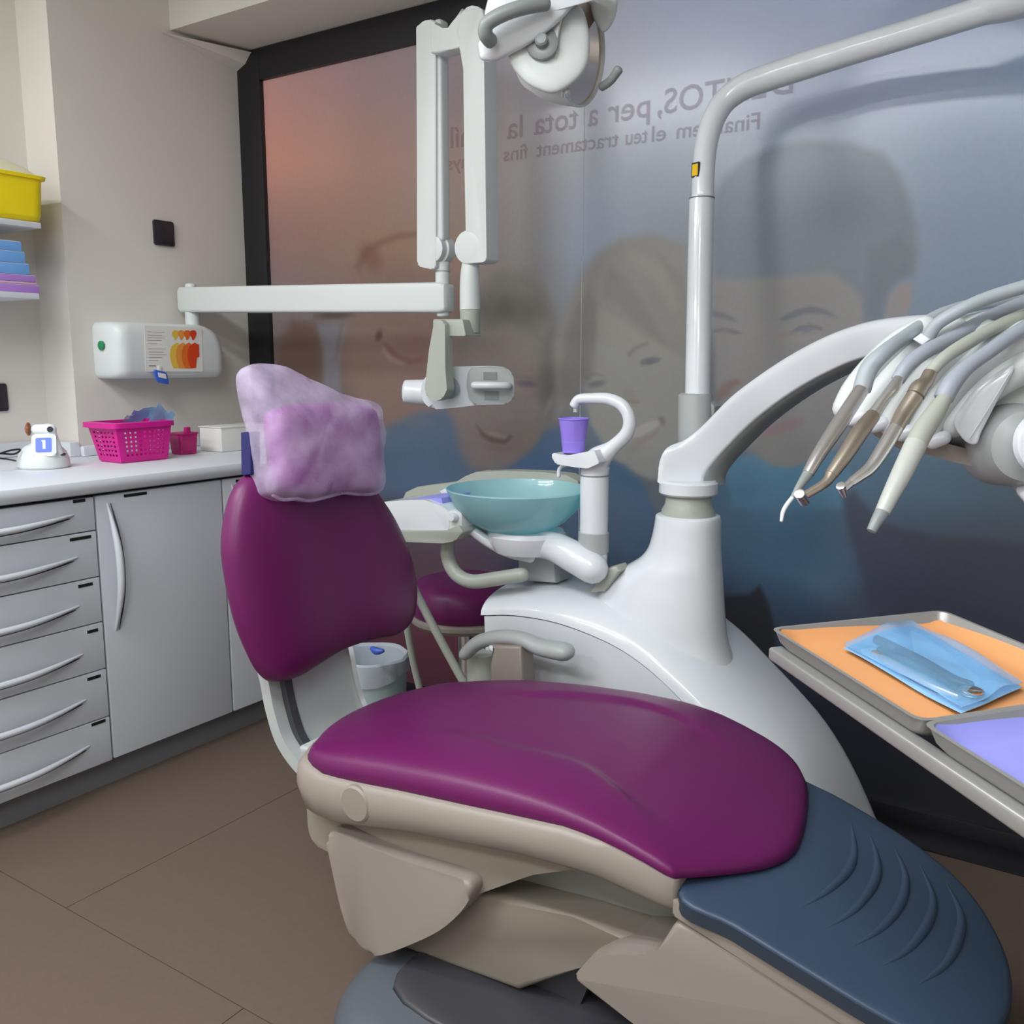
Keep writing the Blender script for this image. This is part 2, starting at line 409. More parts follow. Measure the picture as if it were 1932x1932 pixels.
# soft shapes of the faded family portrait: ('p', outline, colour, strength, softness) or ('e', (x, y, rx, ry, rot), colour, strength, softness)
SH = [
 # ---- left: woman with dark hair, white collar
 ('p', [(519,650),(552,605),(600,612),(612,666),(606,720),(560,740),(520,720)], (86,64,56), .75, 16),
 ('p', [(655,620),(668,510),(700,460),(755,432),(830,428),(885,480),(880,700),(850,790),(780,815),(720,818),(672,780),(645,700)], (115,94,88), .75, 28),
 ('p', [(700,440),(790,410),(870,440),(880,520),(760,490),(700,500)], (134,106,88), .45, 26),
 ('e', (700,486,17,26,-30), (102,70,62), .6, 12),
 ('p', [(668,505),(684,472),(712,454),(752,440),(790,436),(790,446),(756,450),(718,464),(694,484),(678,512)], (100,72,66), .55, 7),
 ('e', (630,594,34,8,-4), (66,56,52), .65, 5),
 ('p', [(598,608),(658,606),(640,664),(644,745),(610,745),(611,666)], (106,104,112), .8, 7),
 ('e', (715,633,6,10,15), (72,48,46), .75, 4), ('e', (640,640,3,36,10), (86,72,66), .4, 4),
 ('p', [(718,646),(728,662),(748,680),(772,688),(800,682),(800,672),(776,676),(752,668),(734,650)], (98,66,62), .6, 5),
 ('p', [(722,650),(740,672),(766,684),(760,690),(736,682),(720,664)], (132,112,106), .6, 4),
 ('e', (790,655,44,30,0), (112,78,74), .4, 20), ('e', (800,712,40,20,0), (108,82,78), .4, 16),
 ('p', [(690,850),(725,810),(790,780),(840,770),(862,800),(876,860),(884,930),(700,930)], (68,86,108), .85, 12),
 ('p', [(745,790),(800,772),(820,800),(780,812)], (84,94,102), .5, 8),
 # ---- middle child
 ('p', [(863,640),(870,590),(902,548),(936,516),(986,512),(1025,545),(1050,603),(1061,672),(1058,749),(1036,800),(1000,860),(900,870),(858,760)], (96,93,88), .8, 16),
 ('p', [(863,690),(880,650),(915,626),(967,618),(1004,648),(1019,706),(1022,770),(1006,835),(972,874),(930,890),(888,886),(866,850),(857,780)], (105,95,92), .8, 14),
 ('p', [(905,560),(925,590),(955,560),(975,600),(1000,580),(1020,640),(985,620),(950,604),(920,622)], (84,80,76), .35, 10),
 ('p', [(1022,640),(1044,620),(1052,720),(1036,790),(1020,760)], (78,76,76), .5, 10),
 ('e', (992,724,20,6,4), (72,62,76), .75, 4), ('e', (990,712,26,3,6), (88,78,76), .5, 4), ('e', (905,716,22,6,6), (84,74,74), .5, 5),
 ('p', [(898,800),(912,816),(932,826),(952,829),(962,820),(968,824),(954,838),(928,836),(908,824)], (72,58,56), .7, 4),
 ('e', (936,820,18,4,14), (124,110,104), .6, 3), ('e', (940,846,20,6,10), (104,82,78), .5, 5), ('e', (1037,762,5,18,22), (122,114,108), .5, 5),
 ('p', [(1030,812),(1062,806),(1066,905),(940,905),(975,872),(1008,846)], (54,80,114), .8, 8),
 # ---- boy beside the tap
 ('p', [(1045,650),(1069,577),(1092,525),(1126,477),(1169,449),(1230,441),(1294,460),(1300,700),(1240,660),(1130,640),(1126,706),(1097,730),(1075,770),(1050,790)], (112,109,104), .85, 12),
 ('p', [(1054,700),(1076,600),(1110,540),(1130,577),(1126,640),(1118,706),(1090,740),(1068,790)], (98,96,92), .6, 10),
 ('p', [(1130,580),(1173,603),(1211,632),(1240,646),(1296,680),(1296,870),(1268,905),(1225,908),(1188,890),(1150,860),(1115,800),(1098,730),(1121,706),(1127,634)], (118,117,112), .9, 7),
 ('p', [(1150,500),(1180,520),(1230,600),(1260,650),(1240,644),(1200,610),(1160,570),(1136,560)], (96,92,88), .4, 8),
 ('p', [(1190,470),(1250,500),(1285,580),(1270,590),(1235,530),(1186,490)], (126,121,112), .35, 10), ('p', [(1240,480),(1290,520),(1292,560),(1262,520)], (100,98,96), .4, 8),
 ('p', [(1205,684),(1216,676),(1232,673),(1248,676),(1242,684),(1226,688),(1212,690)], (86,86,90), .8, 3), ('e', (1226,682,7,5,0), (74,76,84), .6, 2),
 ('p', [(1182,668),(1196,654),(1222,644),(1224,650),(1200,660),(1188,674)], (98,94,90), .6, 4),
 ('e', (1127,724,15,6,-10), (84,84,88), .75, 4), ('p', [(1104,712),(1118,702),(1142,708),(1140,713),(1120,708),(1108,718)], (96,94,90), .5, 4),
 ('e', (1186,748,10,14,0), (106,102,98), .5, 7), ('e', (1196,758,10,4,0), (94,88,86), .5, 3),
 ('p', [(1194,812),(1212,800),(1238,793),(1248,797),(1232,810),(1208,824),(1196,826)], (134,130,126), .8, 3), ('e', (1249,794,5,9,-20), (84,78,80), .7, 4),
 ('p', [(1196,828),(1212,826),(1238,812),(1246,806),(1236,824),(1212,838),(1200,840)], (114,96,96), .6, 4), ('e', (1196,845,14,10,0), (104,100,100), .5, 8),
 ('p', [(1145,872),(1180,876),(1215,915),(1232,960),(1240,1100),(1060,1100),(1064,900)], (58,80,104), .75, 8),
 ('p', [(1188,888),(1230,905),(1262,900),(1258,960),(1240,975),(1216,915)], (84,84,86), .65, 8),
 # ---- man at the right
 ('p', [(1345,375),(1366,335),(1405,300),(1458,277),(1530,266),(1600,269),(1665,288),(1697,329),(1718,386),(1730,439),(1732,475),(1723,521),(1704,524),(1679,548),(1665,603),(1640,612),(1600,640),(1380,600),(1345,520)], (96,104,114), .92, 13),
 ('p', [(1380,350),(1470,290),(1600,290),(1660,330),(1560,350),(1440,370)], (106,113,124), .5, 26),
 ('p', [(1640,470),(1700,440),(1724,480),(1716,518),(1680,540),(1660,600),(1632,600)], (86,94,102), .6, 14),
 ('p', [(1345,522),(1394,527),(1444,523),(1530,516),(1565,512),(1609,541),(1628,566),(1636,620),(1640,700),(1620,790),(1580,845),(1530,872),(1492,882),(1458,878),(1424,856),(1398,830),(1360,780),(1345,700)], (115,113,113), .92, 10),
 ('p', [(1629,570),(1646,600),(1668,590),(1662,660),(1640,690)], (86,100,114), .7, 7),
 ('p', [(1668,606),(1676,560),(1700,532),(1720,536),(1722,566),(1708,604),(1688,625),(1668,622)], (120,114,114), .85, 6), ('p', [(1700,540),(1716,540),(1716,570),(1704,590)], (126,112,114), .5, 5),
 ('p', [(1470,602),(1482,594),(1501,584),(1530,577),(1558,583),(1580,600),(1551,592),(1522,591),(1494,601),(1478,606)], (86,90,100), .85, 4),
 ('p', [(1344,586),(1366,590),(1389,602),(1388,608),(1366,601),(1344,597)], (90,92,100), .85, 4),
 ('p', [(1486,632),(1494,624),(1508,615),(1530,612),(1553,618),(1550,623),(1530,619),(1508,625),(1496,632)], (86,86,94), .85, 3),
 ('e', (1522,622,11,6,-6), (92,96,108), .8, 3), ('e', (1496,629,9,4,-20), (124,114,114), .6, 3), ('e', (1478,631,8,4,0), (122,98,94), .7, 4), ('e', (1520,640,34,5,-8), (128,124,120), .4, 5),
 ('p', [(1346,622),(1366,618),(1388,622),(1402,630),(1386,631),(1366,625),(1346,628)], (92,88,92), .8, 3), ('e', (1370,626,9,4,0), (100,100,106), .6, 3),
 ('e', (1418,690,18,44,8), (114,108,104), .4, 16), ('p', [(1350,745),(1358,730),(1374,718),(1392,714),(1400,722),(1384,732),(1372,748),(1354,758)], (108,86,80), .65, 6),
 ('e', (1340,690,8,60,0), (80,80,84), .7, 8),
 ('p', [(1432,822),(1448,806),(1480,794),(1516,786),(1520,794),(1500,810),(1466,822),(1440,828)], (120,98,104), .7, 6),
 ('e', (1470,768,60,10,-24), (106,101,100), .5, 10), ('e', (1474,850,70,30,0), (106,105,104), .6, 14),
 ('p', [(1400,862),(1424,858),(1458,880),(1492,884),(1530,874),(1575,850),(1610,900),(1590,960),(1380,960),(1370,880)], (72,110,134), .75, 8),
 ('p', [(1345,930),(1400,900),(1560,940),(1590,1000),(1620,1090),(1560,1130),(1350,1080)], (64,90,112), .5, 40),
 ('p', [(1589,935),(1610,925),(1660,985),(1760,1010),(1940,1030),(1940,1220),(1645,1200),(1632,1104),(1600,1007)], (50,50,64), .6, 10),
 ('p', [(1340,1130),(1359,1124),(1413,1122),(1433,1104),(1449,1136),(1462,1185),(1470,1320),(1330,1320)], (37,36,39), .85, 6),
]
def sdist(P, X, Y):
    """signed distance to polygon, positive inside (numpy)"""
    ins = np.zeros(X.shape, bool); dm = np.full(X.shape, 1e9)
    for (x0, y0), (x1, y1) in zip(P, P[1:]+P[:1]):
        ex, ey = x1-x0, y1-y0; t = np.clip(((X-x0)*ex+(Y-y0)*ey)/(ex*ex+ey*ey+1e-9), 0, 1)
        dm = np.minimum(dm, np.hypot(X-x0-t*ex, Y-y0-t*ey))
        if y0 != y1:
            c = ((y0 > Y) != (y1 > Y)) & (X < (x1-x0)*(Y-y0)/(y1-y0)+x0); ins ^= c
    return np.where(ins, dm, -dm)
def mural_cols(X, Y):
    C = gridc(X, Y)
    for kind, g, col, st, so in SH:
        if kind == 'p': bx = (min(p[0] for p in g), max(p[0] for p in g), min(p[1] for p in g), max(p[1] for p in g))
        else: r_ = max(g[2], g[3]); bx = (g[0]-r_, g[0]+r_, g[1]-r_, g[1]+r_)
        m = (X > bx[0]-so-2) & (X < bx[1]+so+2) & (Y > bx[2]-so-2) & (Y < bx[3]+so+2)
        if not m.any(): continue
        x, y = X[m], Y[m]
        if kind == 'p': d = sdist(g, x, y)
        else:
            a = math.radians(g[4]); u = ((x-g[0])*math.cos(a)+(y-g[1])*math.sin(a))/g[2]; v = (-(x-g[0])*math.sin(a)+(y-g[1])*math.cos(a))/g[3]
            d = (1-np.hypot(u, v))*min(g[2], g[3])
        t = np.clip((d+so)/(2*so), 0, 1); t = (t*t*(3-2*t)*st)[:, None]
        C[m] = C[m]*(1-t)+np.array(col, float)*t
    return C
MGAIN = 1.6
def pane(x0, x1, step=.0055):
    z0, z1, yy = .05, 2.345, YG+.02
    nx = max(2, int((x1-x0)/step)); nz = int((z1-z0)/step)
    xs_ = np.linspace(x0, x1, nx+1); zs_ = np.linspace(z0, z1, nz+1); GXX, GZZ = np.meshgrid(xs_, zs_)
    d = np.stack([GXX-CO.x, np.full_like(GXX, yy-CO.y), GZZ-CO.z], -1)
    dz = d@np.array(CF); X = 966+FPX*(d@np.array(CR))/dz; Y = 966-FPX*(d@np.array(CU))/dz
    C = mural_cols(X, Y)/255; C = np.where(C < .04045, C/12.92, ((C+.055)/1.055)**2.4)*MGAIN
    C = np.clip(np.concatenate([C, np.ones(C.shape[:2]+(1,))], -1), 0, 1).reshape(-1, 4)
    vs = [tuple(v) for v in np.stack([GXX, np.full_like(GXX, yy), GZZ], -1).reshape(-1, 3).tolist()]
    W_ = nx+1; fs = [(a, a+1, a+W_+1, a+W_) for j in range(nz) for a in range(j*W_, j*W_+nx)]
    n0 = len(vs); b = [(x0, z0), (x1, z0), (x1, z1), (x0, z1)]
    vs += [(u, yy+.012, v) for u, v in b] + [(u, yy, v) for u, v in b]
    C = np.concatenate([C, np.array([[.05, .05, .06, 1]]*8)])
    fs += [(n0+3, n0+2, n0+1, n0)] + [(n0+4+i, n0+4+(i+1) % 4, n0+(i+1) % 4, n0+i) for i in range(4)]
    me = bpy.data.meshes.new('pane'); me.from_pydata(vs, [], fs)
    at = me.color_attributes.new('print', 'FLOAT_COLOR', 'POINT'); at.data.foreach_set('color', C.astype(np.float32).ravel())
    return link('pane', me, M['mural'], win, False)
seamx = H(1100, 400, 1, YG+.02).x
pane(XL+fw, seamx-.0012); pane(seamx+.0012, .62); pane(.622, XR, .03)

def lettering(txt, xr_, xl_, base, hz):
    """one word of the mirrored print seen from behind; xr_/xl_ = right and left end, base = baseline points"""
    cu = bpy.data.curves.new('lettering', 'FONT'); cu.body = txt; cu.size = 1; cu.resolution_u = 3; cu.offset = .012
    to = bpy.data.objects.new('t', cu); COL.objects.link(to)
    bpy.context.view_layer.update()
    me = bpy.data.meshes.new_from_object(to.evaluated_get(bpy.context.evaluated_depsgraph_get()))
    bpy.data.objects.remove(to)
    xs = [v.co.x for v in me.vertices]; a, b = min(xs), max(xs)
    P0 = H(xr_, interp(xr_, base), 1, YG+.017); P1 = H(xl_, interp(xl_, base), 1, YG+.017)
    for v in me.vertices:
        t = (v.co.x-a)/(b-a); q = P0.lerp(P1, t)
        v.co = V((q.x, YG+.0165, q.z + v.co.y*hz))
    return link('lettering', me, M['print'], win, False)
B1 = [(800, 288), (849, 280), (1050, 248), (1300, 207), (1500, 174)]; B2 = [(800, 328), (855, 320), (973, 301), (1200, 271), (1430, 243)]
for w_, a_, b_ in (('DENTOS,', 1496, 1240), ('per', 1226, 1146), ('a', 1128, 1109), ('tota', 1091, 1007), ('la', 986, 956), ('família', 938, 818)): lettering(w_, a_, b_, B1, .098)
for w_, a_, b_ in (('Financem', 1433, 1276), ('el', 1256, 1229), ('teu', 1222, 1180), ('tractament', 1167, 1012), ('fins', 996, 950), ('a', 939, 930), ('5', 921, 913), ('anys', 900, 843)): lettering(w_, a_, b_, B2, .064)
box('pane_seam', seamx-.0011, seamx+.0011, YG+.019, YG+.03, .05, 2.345, M['seamglass'], win)

# ceiling luminaires: housing + two bare tubes, each with its own light
LAB = ['twin tube ceiling luminaire over the white worktop', 'twin tube ceiling luminaire in front of the dental chair foot', 'twin tube ceiling luminaire in the front left corner of the ceiling', 'twin tube ceiling luminaire behind the viewer']
for k_, (lx, ly) in enumerate(LUMIN):
    t = thing('ceiling_light', LAB[k_], 'ceiling light', (lx, ly, CEIL), 'ceiling luminaires')
    box('housing', lx-.64, lx+.64, ly-.16, ly+.16, CEIL-.05, CEIL, M['xwhite'], t, .008)
    for s in (-1, 1):
        tube('light_tube', [V((lx-.6, ly+s*.09, CEIL-.075)), V((lx+.6, ly+s*.09, CEIL-.075))], .014, M['lamp'], t, sub=2, n=10)
        ld = bpy.data.lights.new('tube_light', 'AREA'); ld.shape = 'RECTANGLE'; ld.size = 1.2; ld.size_y = .05; ld.energy = TUBE_W
        ld.color = (.96, .985, 1)
        lo = bpy.data.objects.new('tube_light', ld); COL.objects.link(lo); lo.location = (lx, ly+s*.09, CEIL-.095)
        lo.parent = t; lo.matrix_parent_inverse = Matrix.Translation((lx, ly, CEIL)).inverted()

# ================================================================== CABINETS
FX = -2.44
def bow_handle(name, pts, out, th, up, material, parent):
    return tube(name, pts, [th*.35, th*.8, th, th, th*.8, th*.35], material, parent, n=10, sub=5)
dr = thing('drawer_cabinet', 'white six drawer cabinet left of the cupboard under the worktop', 'cabinet', (-2.72, 1.2, 0))
box('body', -3.17, FX-.012, .9, 1.527, .1, .897, M['cabdark'], dr)
tags = [((138, 946), (161, 944)), ((132, 1019), (172, 1012)), ((148, 1107), (175, 1101)), ((165, 1193), (185, 1188)), ((165, 1282), (190, 1275)), ((173, 1368), (199, 1359))]
hends = [(138, 972), (145, 1052), (148, 1144), (155, 1235), (161, 1321), (168, 1408)]
zt = .893; bounds = []
for yy in (1000, 1087, 1172, 1260, 1350): bounds.append(H(180+ (yy-1000)*.07, yy, 0, FX).z)
zs = [zt] + bounds + [.09]
for k in range(6):
    z1, z0 = zs[k]-.0015, zs[k+1]+.0015
    d = box('drawer', FX-.012, FX+.006, .902, 1.525, z0, z1, M['cab'], dr, .003)
    e = H(*hends[k], 0, FX+.006); y1 = e.y; y0 = 1.525-(y1-.902)-.01; y0 = .902+(1.525-y1); L = y1-y0
    zz = e.z
    P = [V((FX+.006+.034*math.sin(math.pi*t), y0+L*t, zz-.012*math.sin(math.pi*t))) for t in (0, .18, .38, .62, .82, 1)]
    tube('handle', P, [.003, .007, .009, .009, .007, .003], M['cab'], d, n=10, sub=5)
    tube('handle_shade', [p+V((-.003, 0, -.0085)) for p in P], [.001, .0032, .0038, .0038, .0032, .001], M['cabdark'], d, n=8, sub=5)  # dark strip standing in for the shadow gap under the handle
    a, b = H(*tags[k][0], 0, FX+.007), H(*tags[k][1], 0, FX+.007)
    box('label_strip', FX+.005, FX+.0075, a.y, b.y, (a.z+b.z)/2-.0045, (a.z+b.z)/2+.0045, M['label'], d, .0008)
def cupboard(y0, y1, label, hand, lab, cname='base_cupboard'):
    c = thing(cname, label, 'cabinet', (-2.72, (y0+y1)/2, 0))
    box('body', -3.17, FX-.012, y0, y1, .1, .897, M['cabdark'], c)
    d = box('door', FX-.012, FX+.006, y0+.002, y1-.002, .093, .893, M['cab'], c, .004)
    a, b = H(*hand[0], 0, FX+.006), H(*hand[1], 0, FX+.006); ym = (a.y+b.y)/2-.004
    P = [V((FX+.006+.045*math.sin(math.pi*t), ym, a.z+(b.z-a.z)*t)) for t in (0, .18, .38, .62, .82, 1)]
    tube('handle', P, [.003, .008, .011, .011, .008, .003], M['cab'], d, n=10, sub=5)
    tube('handle_shade', [p+V((.002, .0095, 0)) for p in P], [.001, .003, .0035, .0035, .003, .001], M['cabdark'], d, n=8, sub=5)  # dark strip put in as the door handle's shadow line
    if lab:
        a, b = H(*lab[0], 0, FX+.007), H(*lab[1], 0, FX+.007)
        box('label_strip', FX+.005, FX+.0075, a.y, b.y, (a.z+b.z)/2-.0045, (a.z+b.z)/2+.0045, M['label'], d, .0008)
cupboard(1.53, 1.98, 'white single door cupboard with long bowed handle beside the drawers', ((205, 950), (221, 1188)), ((234, 936), (277, 930)))
cupboard(1.983, 2.58, 'white cupboard in the corner, half hidden behind the magenta backrest', ((438, 916), (450, 1120)), ((445, 908), (465, 905)))
tag(box('plinth', -3.1, -2.475, .5, 2.6, 0, .098, M['kick'], None, .002), 'grey plinth board under the white cabinets', 'plinth')
wk = thing('worktop', 'white laminate worktop running over all the white cabinets', 'worktop', (-2.8, 1.6, .9))
prof = [(-3.17, .9), (-2.435, .9), (-2.418, .905), (-2.41, .917), (-2.408, .93), (-2.413, .942), (-2.43, .95), (-3.17, .95)]
prism('slab', prof, XZ, .45, 2.6, M['top'], wk, 0)
box('upstand', -3.178, -3.15, .45, 1.82, .95, 1.0, M['top'], wk, .006)
box('upstand', -3.15, -2.99, 1.80, 1.838, .95, 1.0, M['top'], wk, .006)
box('upstand', -2.998, -2.97, 1.838, 2.6, .95, .985, M['top'], wk, .006)

# worktop items --------------------------------------------------
ZT = .951
# curing light on its charging base
cx, cy = H(80, 885, 2, ZT).x-.045, H(80, 885, 2, ZT).y+.032
cl = thing('curing_light', 'white dental curing light standing in its charging base with lit blue screen', 'dental tool', (cx, cy, ZT))
bas = lathe('charging_base', [(.072, 0), (.075, .005), (.073, .028), (.065, .05), (.05, .066), (.03, .076), (0, .079)], (cx, cy, ZT), (0, 0, 1), M['xwhite'], cl)
# sloped screen block
n_ = V((.72, -.55, .42)).normalized(); r_ = V((0, 0, 1)).cross(n_).normalized(); u_ = n_.cross(r_)
so = V((cx, cy+.004, ZT+.048))+n_*.045+r_*.008
f = fr(so, r_, u_, n_)
prism('screen_housing', rounded([(-.034, -.036), (.034, -.036), (.034, .036), (-.034, .036)], .01), f, -.04, .016, M['xwhite'], cl, .004)
sc_ = prism('screen', rounded([(-.023, -.024), (.021, -.024), (.021, .022), (-.023, .022)], .005), f, .0162, .0175, M['screen'], cl)
prism('digit', [(-.003, -.013), (.004, -.013), (.004, .014), (-.007, .014), (-.003, .006)], f, .0176, .0182, M['digit'], sc_)
hb, ht = H(110, 857, 0, cx+.05), H(93, 813, 0, cx+.03)
tube('wand', [hb, ht], [.0165, .018], M['white'], cl, n=18, sub=4)
tube('wand_head', [ht+V((.004, 0, .004)), ht+V((-.03, -.022, .004))], [.019, .017], M['white'], cl, n=18, sub=3)
lathe('amber_tip', [(.012, 0), (.02, .002), (.021, .006), (.012, .012)], ht+V((-.042, -.036, .006)), (-.7, -.7, 0), M['amber'], cl, 20)
lathe('button', [(.009, 0), (.009, .003), (0, .003)], ht+V((.018, -.008, .006)), (1, -.4, .1), M['dark'], cl, 16)
tube('contact', [hb+V((.012, -.012, -.004)), hb+V((.014, .012, 0))], .004, M['dark'], cl, n=8, sub=2)
tube('cable', [V((cx-.07, cy-.05, ZT+.02)), H(12, 866, 0, cx), H(-12, 862, 0, cx), H(15, 851, 0, cx), H(38, 848, 0, cx), H(25, 857, 0, cx), H(-20, 858, 0, cx), V((cx-.02, cy-.3, ZT+.01))], .0028, M['cable'], cl, n=8, sub=6)

# magenta basket: real holes between the strips
bx0, bx1 = -2.805, -2.652; by0, by1 = 1.755, 1.96
bk = thing('basket', 'magenta perforated plastic basket full of blue pouches on worktop', 'basket', ((bx0+bx1)/2, (by0+by1)/2, ZT))
bh = .125
def basket_wall(c0, c1, o0, o1, nm):
    """perforated wall between bottom edge c0-c1 and top edge o0-o1"""
    c0, c1, o0, o1 = map(V, (c0, c1, o0, o1)); L = (c1-c0).length
    nh = max(3, int(L/.019)); nv = 6; bm = bmesh.new()
    nrm = (c1-c0).cross(o0-c0).normalized()*.0022
    P = lambda s, t: c0.lerp(c1, s).lerp(o0.lerp(o1, s), t)
    us, vs_ = [0, .09], [0, .12]
    for i in range(nh):
        a = .09+.82*i/nh; b = .09+.82*(i+1)/nh; us += [a+(b-a)*.24, a+(b-a)*.8, ]
    us += [.91, 1]
    for i in range(nv):
        a = .12+.72*i/nv; b = .12+.72*(i+1)/nv; vs_ += [a+(b-a)*.2, a+(b-a)*.72]
    vs_ += [.84, 1]
    for i in range(len(us)-1):
        for j in range(len(vs_)-1):
            hole = i >= 2 and j >= 2 and i < len(us)-2 and j < len(vs_)-2 and i % 2 == 0 and j % 2 == 0
            if hole: continue
            q = [P(us[i], vs_[j]), P(us[i+1], vs_[j]), P(us[i+1], vs_[j+1]), P(us[i], vs_[j+1])]
            add_vf(bm, [p for p in q]+[p+nrm for p in q], [(0,1,2,3),(7,6,5,4),(0,4,5,1),(1,5,6,2),(2,6,7,3),(3,7,4,0)])
    return from_bm(nm, bm, M['basket'], bk, False)
i_ = .022
b4 = [(bx0+i_, by0+i_, ZT+.003), (bx1-i_*.6, by0+i_, ZT+.003), (bx1-i_*.6, by1-i_*.5, ZT+.003), (bx0+i_, by1-i_, ZT+.003)]
t4 = [(bx0, by0, ZT+bh), (bx1, by0, ZT+bh), (bx1, by1, ZT+bh), (bx0, by1, ZT+bh)]
for i in range(4): basket_wall(b4[i], b4[(i+1) % 4], t4[i], t4[(i+1) % 4], 'side_wall')
prism('bottom', rounded([(p[0], p[1]) for p in b4], .01), XY, ZT, ZT+.004, M['basket'], bk)
bm = bmesh.new()
ro = rounded([(bx0-.018, by0-.018), (bx1+.012, by0-.018), (bx1+.012, by1+.016), (bx0-.018, by1+.016)], .03); ri = rounded([(bx0+.003, by0+.003), (bx1-.003, by0+.003), (bx1-.003, by1-.003), (bx0+.003, by1-.003)], .02)
rr = [[V((p.x, p.y, z)) for p in q] for q, z in ((ri, ZT+bh-.003), (ro, ZT+bh-.012), (ro, ZT+bh+.004), (ri, ZT+bh+.006), (ri, ZT+bh-.003))]
loft_bm(bm, rr, False); from_bm('rim', bm, M['basket'], bk)
# pouches sticking out of the basket
def crumple(name, P, N, corners, amp, material, parent=None, n=14, seed=1, th=.004):
    rnd = random.Random(seed); c = [V(q) for q in corners]
    ph = [rnd.uniform(0, 6.28) for _ in range(6)]; fq = [rnd.uniform(4, 9) for _ in range(6)]
    bm = bmesh.new(); top, bot = [], []
    for j in range(n+1):
        for i in range(n+1):
            s, t = i/n, j/n; q = c[0].lerp(c[1], s).lerp(c[3].lerp(c[2], s), t)
            h = amp*(math.sin(fq[0]*s+fq[1]*t+ph[0])+.6*math.sin(fq[2]*s-fq[3]*t+ph[1])+.35*math.sin(2*fq[4]*s+ph[2])*math.cos(2*fq[5]*t))
            b_ = math.sin(math.pi*s)**.5*math.sin(math.pi*t)**.5 if 0 < s < 1 and 0 < t < 1 else 0
            top.append(bm.verts.new(q+N*(h+th*b_+.0006))); bot.append(bm.verts.new(q+N*(h-th*b_)))
    w_ = n+1
    for j in range(n):
        for i in range(n):
            a = j*w_+i; bm.faces.new((top[a], top[a+1], top[a+w_+1], top[a+w_])); bm.faces.new((bot[a+w_], bot[a+w_+1], bot[a+1], bot[a]))
    rim = [i for i in range(w_)]+[j*w_+n for j in range(1, w_)]+[n*w_+i for i in range(n-1, -1, -1)]+[j*w_ for j in range(n-1, 0, -1)]
    for a, b in zip(rim, rim[1:]+rim[:1]): bm.faces.new((top[b], top[a], bot[a], bot[b]))
    return from_bm(name, bm, material, parent, True, 60)
def HX(x, y, X): return H(x, y, 0, X)
specs = [('blue film pouch lying flattest at the left inside the basket', [(222, 812), (262, 800), (285, 775), (240, 782)], -2.74, 3, 'pouch'),
         ('rumpled blue pouch in the middle of the basket', [(240, 806), (305, 804), (300, 768), (252, 772)], -2.79, 5, 'pouchb'),
         ('shiny blue pouch poking highest out of the basket at right', [(268, 808), (318, 806), (331, 783), (300, 764)], -2.70, 9, 'pouchb')]
for lab, px, X, sd, mm in specs:
    o = crumple('sterile_pouch', None, V((.5, -.5, .7)).normalized(), [HX(a, b, X+.02*(k-1.5)) for k, (a, b) in enumerate(px)], .006, M[mm], None, seed=sd, th=.006)
    tag(o, lab, 'pouch', 'sterile pouches in the basket')
# pink pot and white box
pk = H(355, 858, 2, ZT); 
pt = thing('instrument_pot', 'small dark pink plastic pot between the basket and the white box', 'container', (pk.x-.04, pk.y, ZT))
pc = V((pk.x-.045, pk.y+.018, ZT))
prism('pot', rounded([(-.036, -.04), (.036, -.04), (.036, .04), (-.036, .04)], .015), lambda u, v, w_: pc+V((u*(.86+.14*min(1, w_/.07)), v*(.86+.14*min(1, w_/.07)), w_)), 0, .07, M['pink'], pt, .003)
prism('lid', rounded([(-.039, -.043), (.039, -.043), (.039, .043), (-.039, .043)], .015), lambda u, v, w_: pc+V((u, v, w_)), .07, .076, M['pink'], pt, .002)
box('tab', pc.x+.018, pc.x+.034, pc.y-.012, pc.y+.008, ZT+.074, ZT+.096, M['pink'], pt, .004)
wb = H(420, 853, 2, ZT)
bxx = thing('glove_box', 'plain white carton at the right end of the worktop', 'box', (wb.x-.08, wb.y+.06, ZT))
box('carton', wb.x-.12, wb.x, wb.y-.002, wb.y+.23, ZT, ZT+.088, M['paper'], bxx, .003)
box('lid', wb.x-.123, wb.x+.003, wb.y-.005, wb.y+.233, ZT+.086, ZT+.09, M['paper'], bxx, .001)

# ================================================================== LEFT WALL ITEMS
def wall_plate(name, label, X, y0, y1, z0, z1, cat='wall plate'):
    t = thing(name, label, cat, (X, (y0+y1)/2, (z0+z1)/2))
    prism('plate', rounded([(y0, z0), (y1, z0), (y1, z1), (y0, z1)], .006), YZ, X, X+.01, M['plate'], t, .003)
    prism('blank_insert', rounded([(y0+.008, z0+.008), (y1-.008, z0+.008), (y1-.008, z1-.008), (y0+.008, z1-.008)], .005), YZ, X+.01, X+.0125, M['plate'], t, .001)
a, b = H(287, 414, 0, XL), H(327, 466, 0, XL)
wall_plate('wall_plate', 'square black blank plate high on the wall right of the shelves', XL, a.y, b.y, b.z, a.z)
a, b = H(-26, 724, 0, -3.18), H(14, 775, 0, -3.18)
wall_plate('wall_plate', 'black plate low on the wall at the left picture edge', -3.18, a.y, b.y, b.z, a.z)
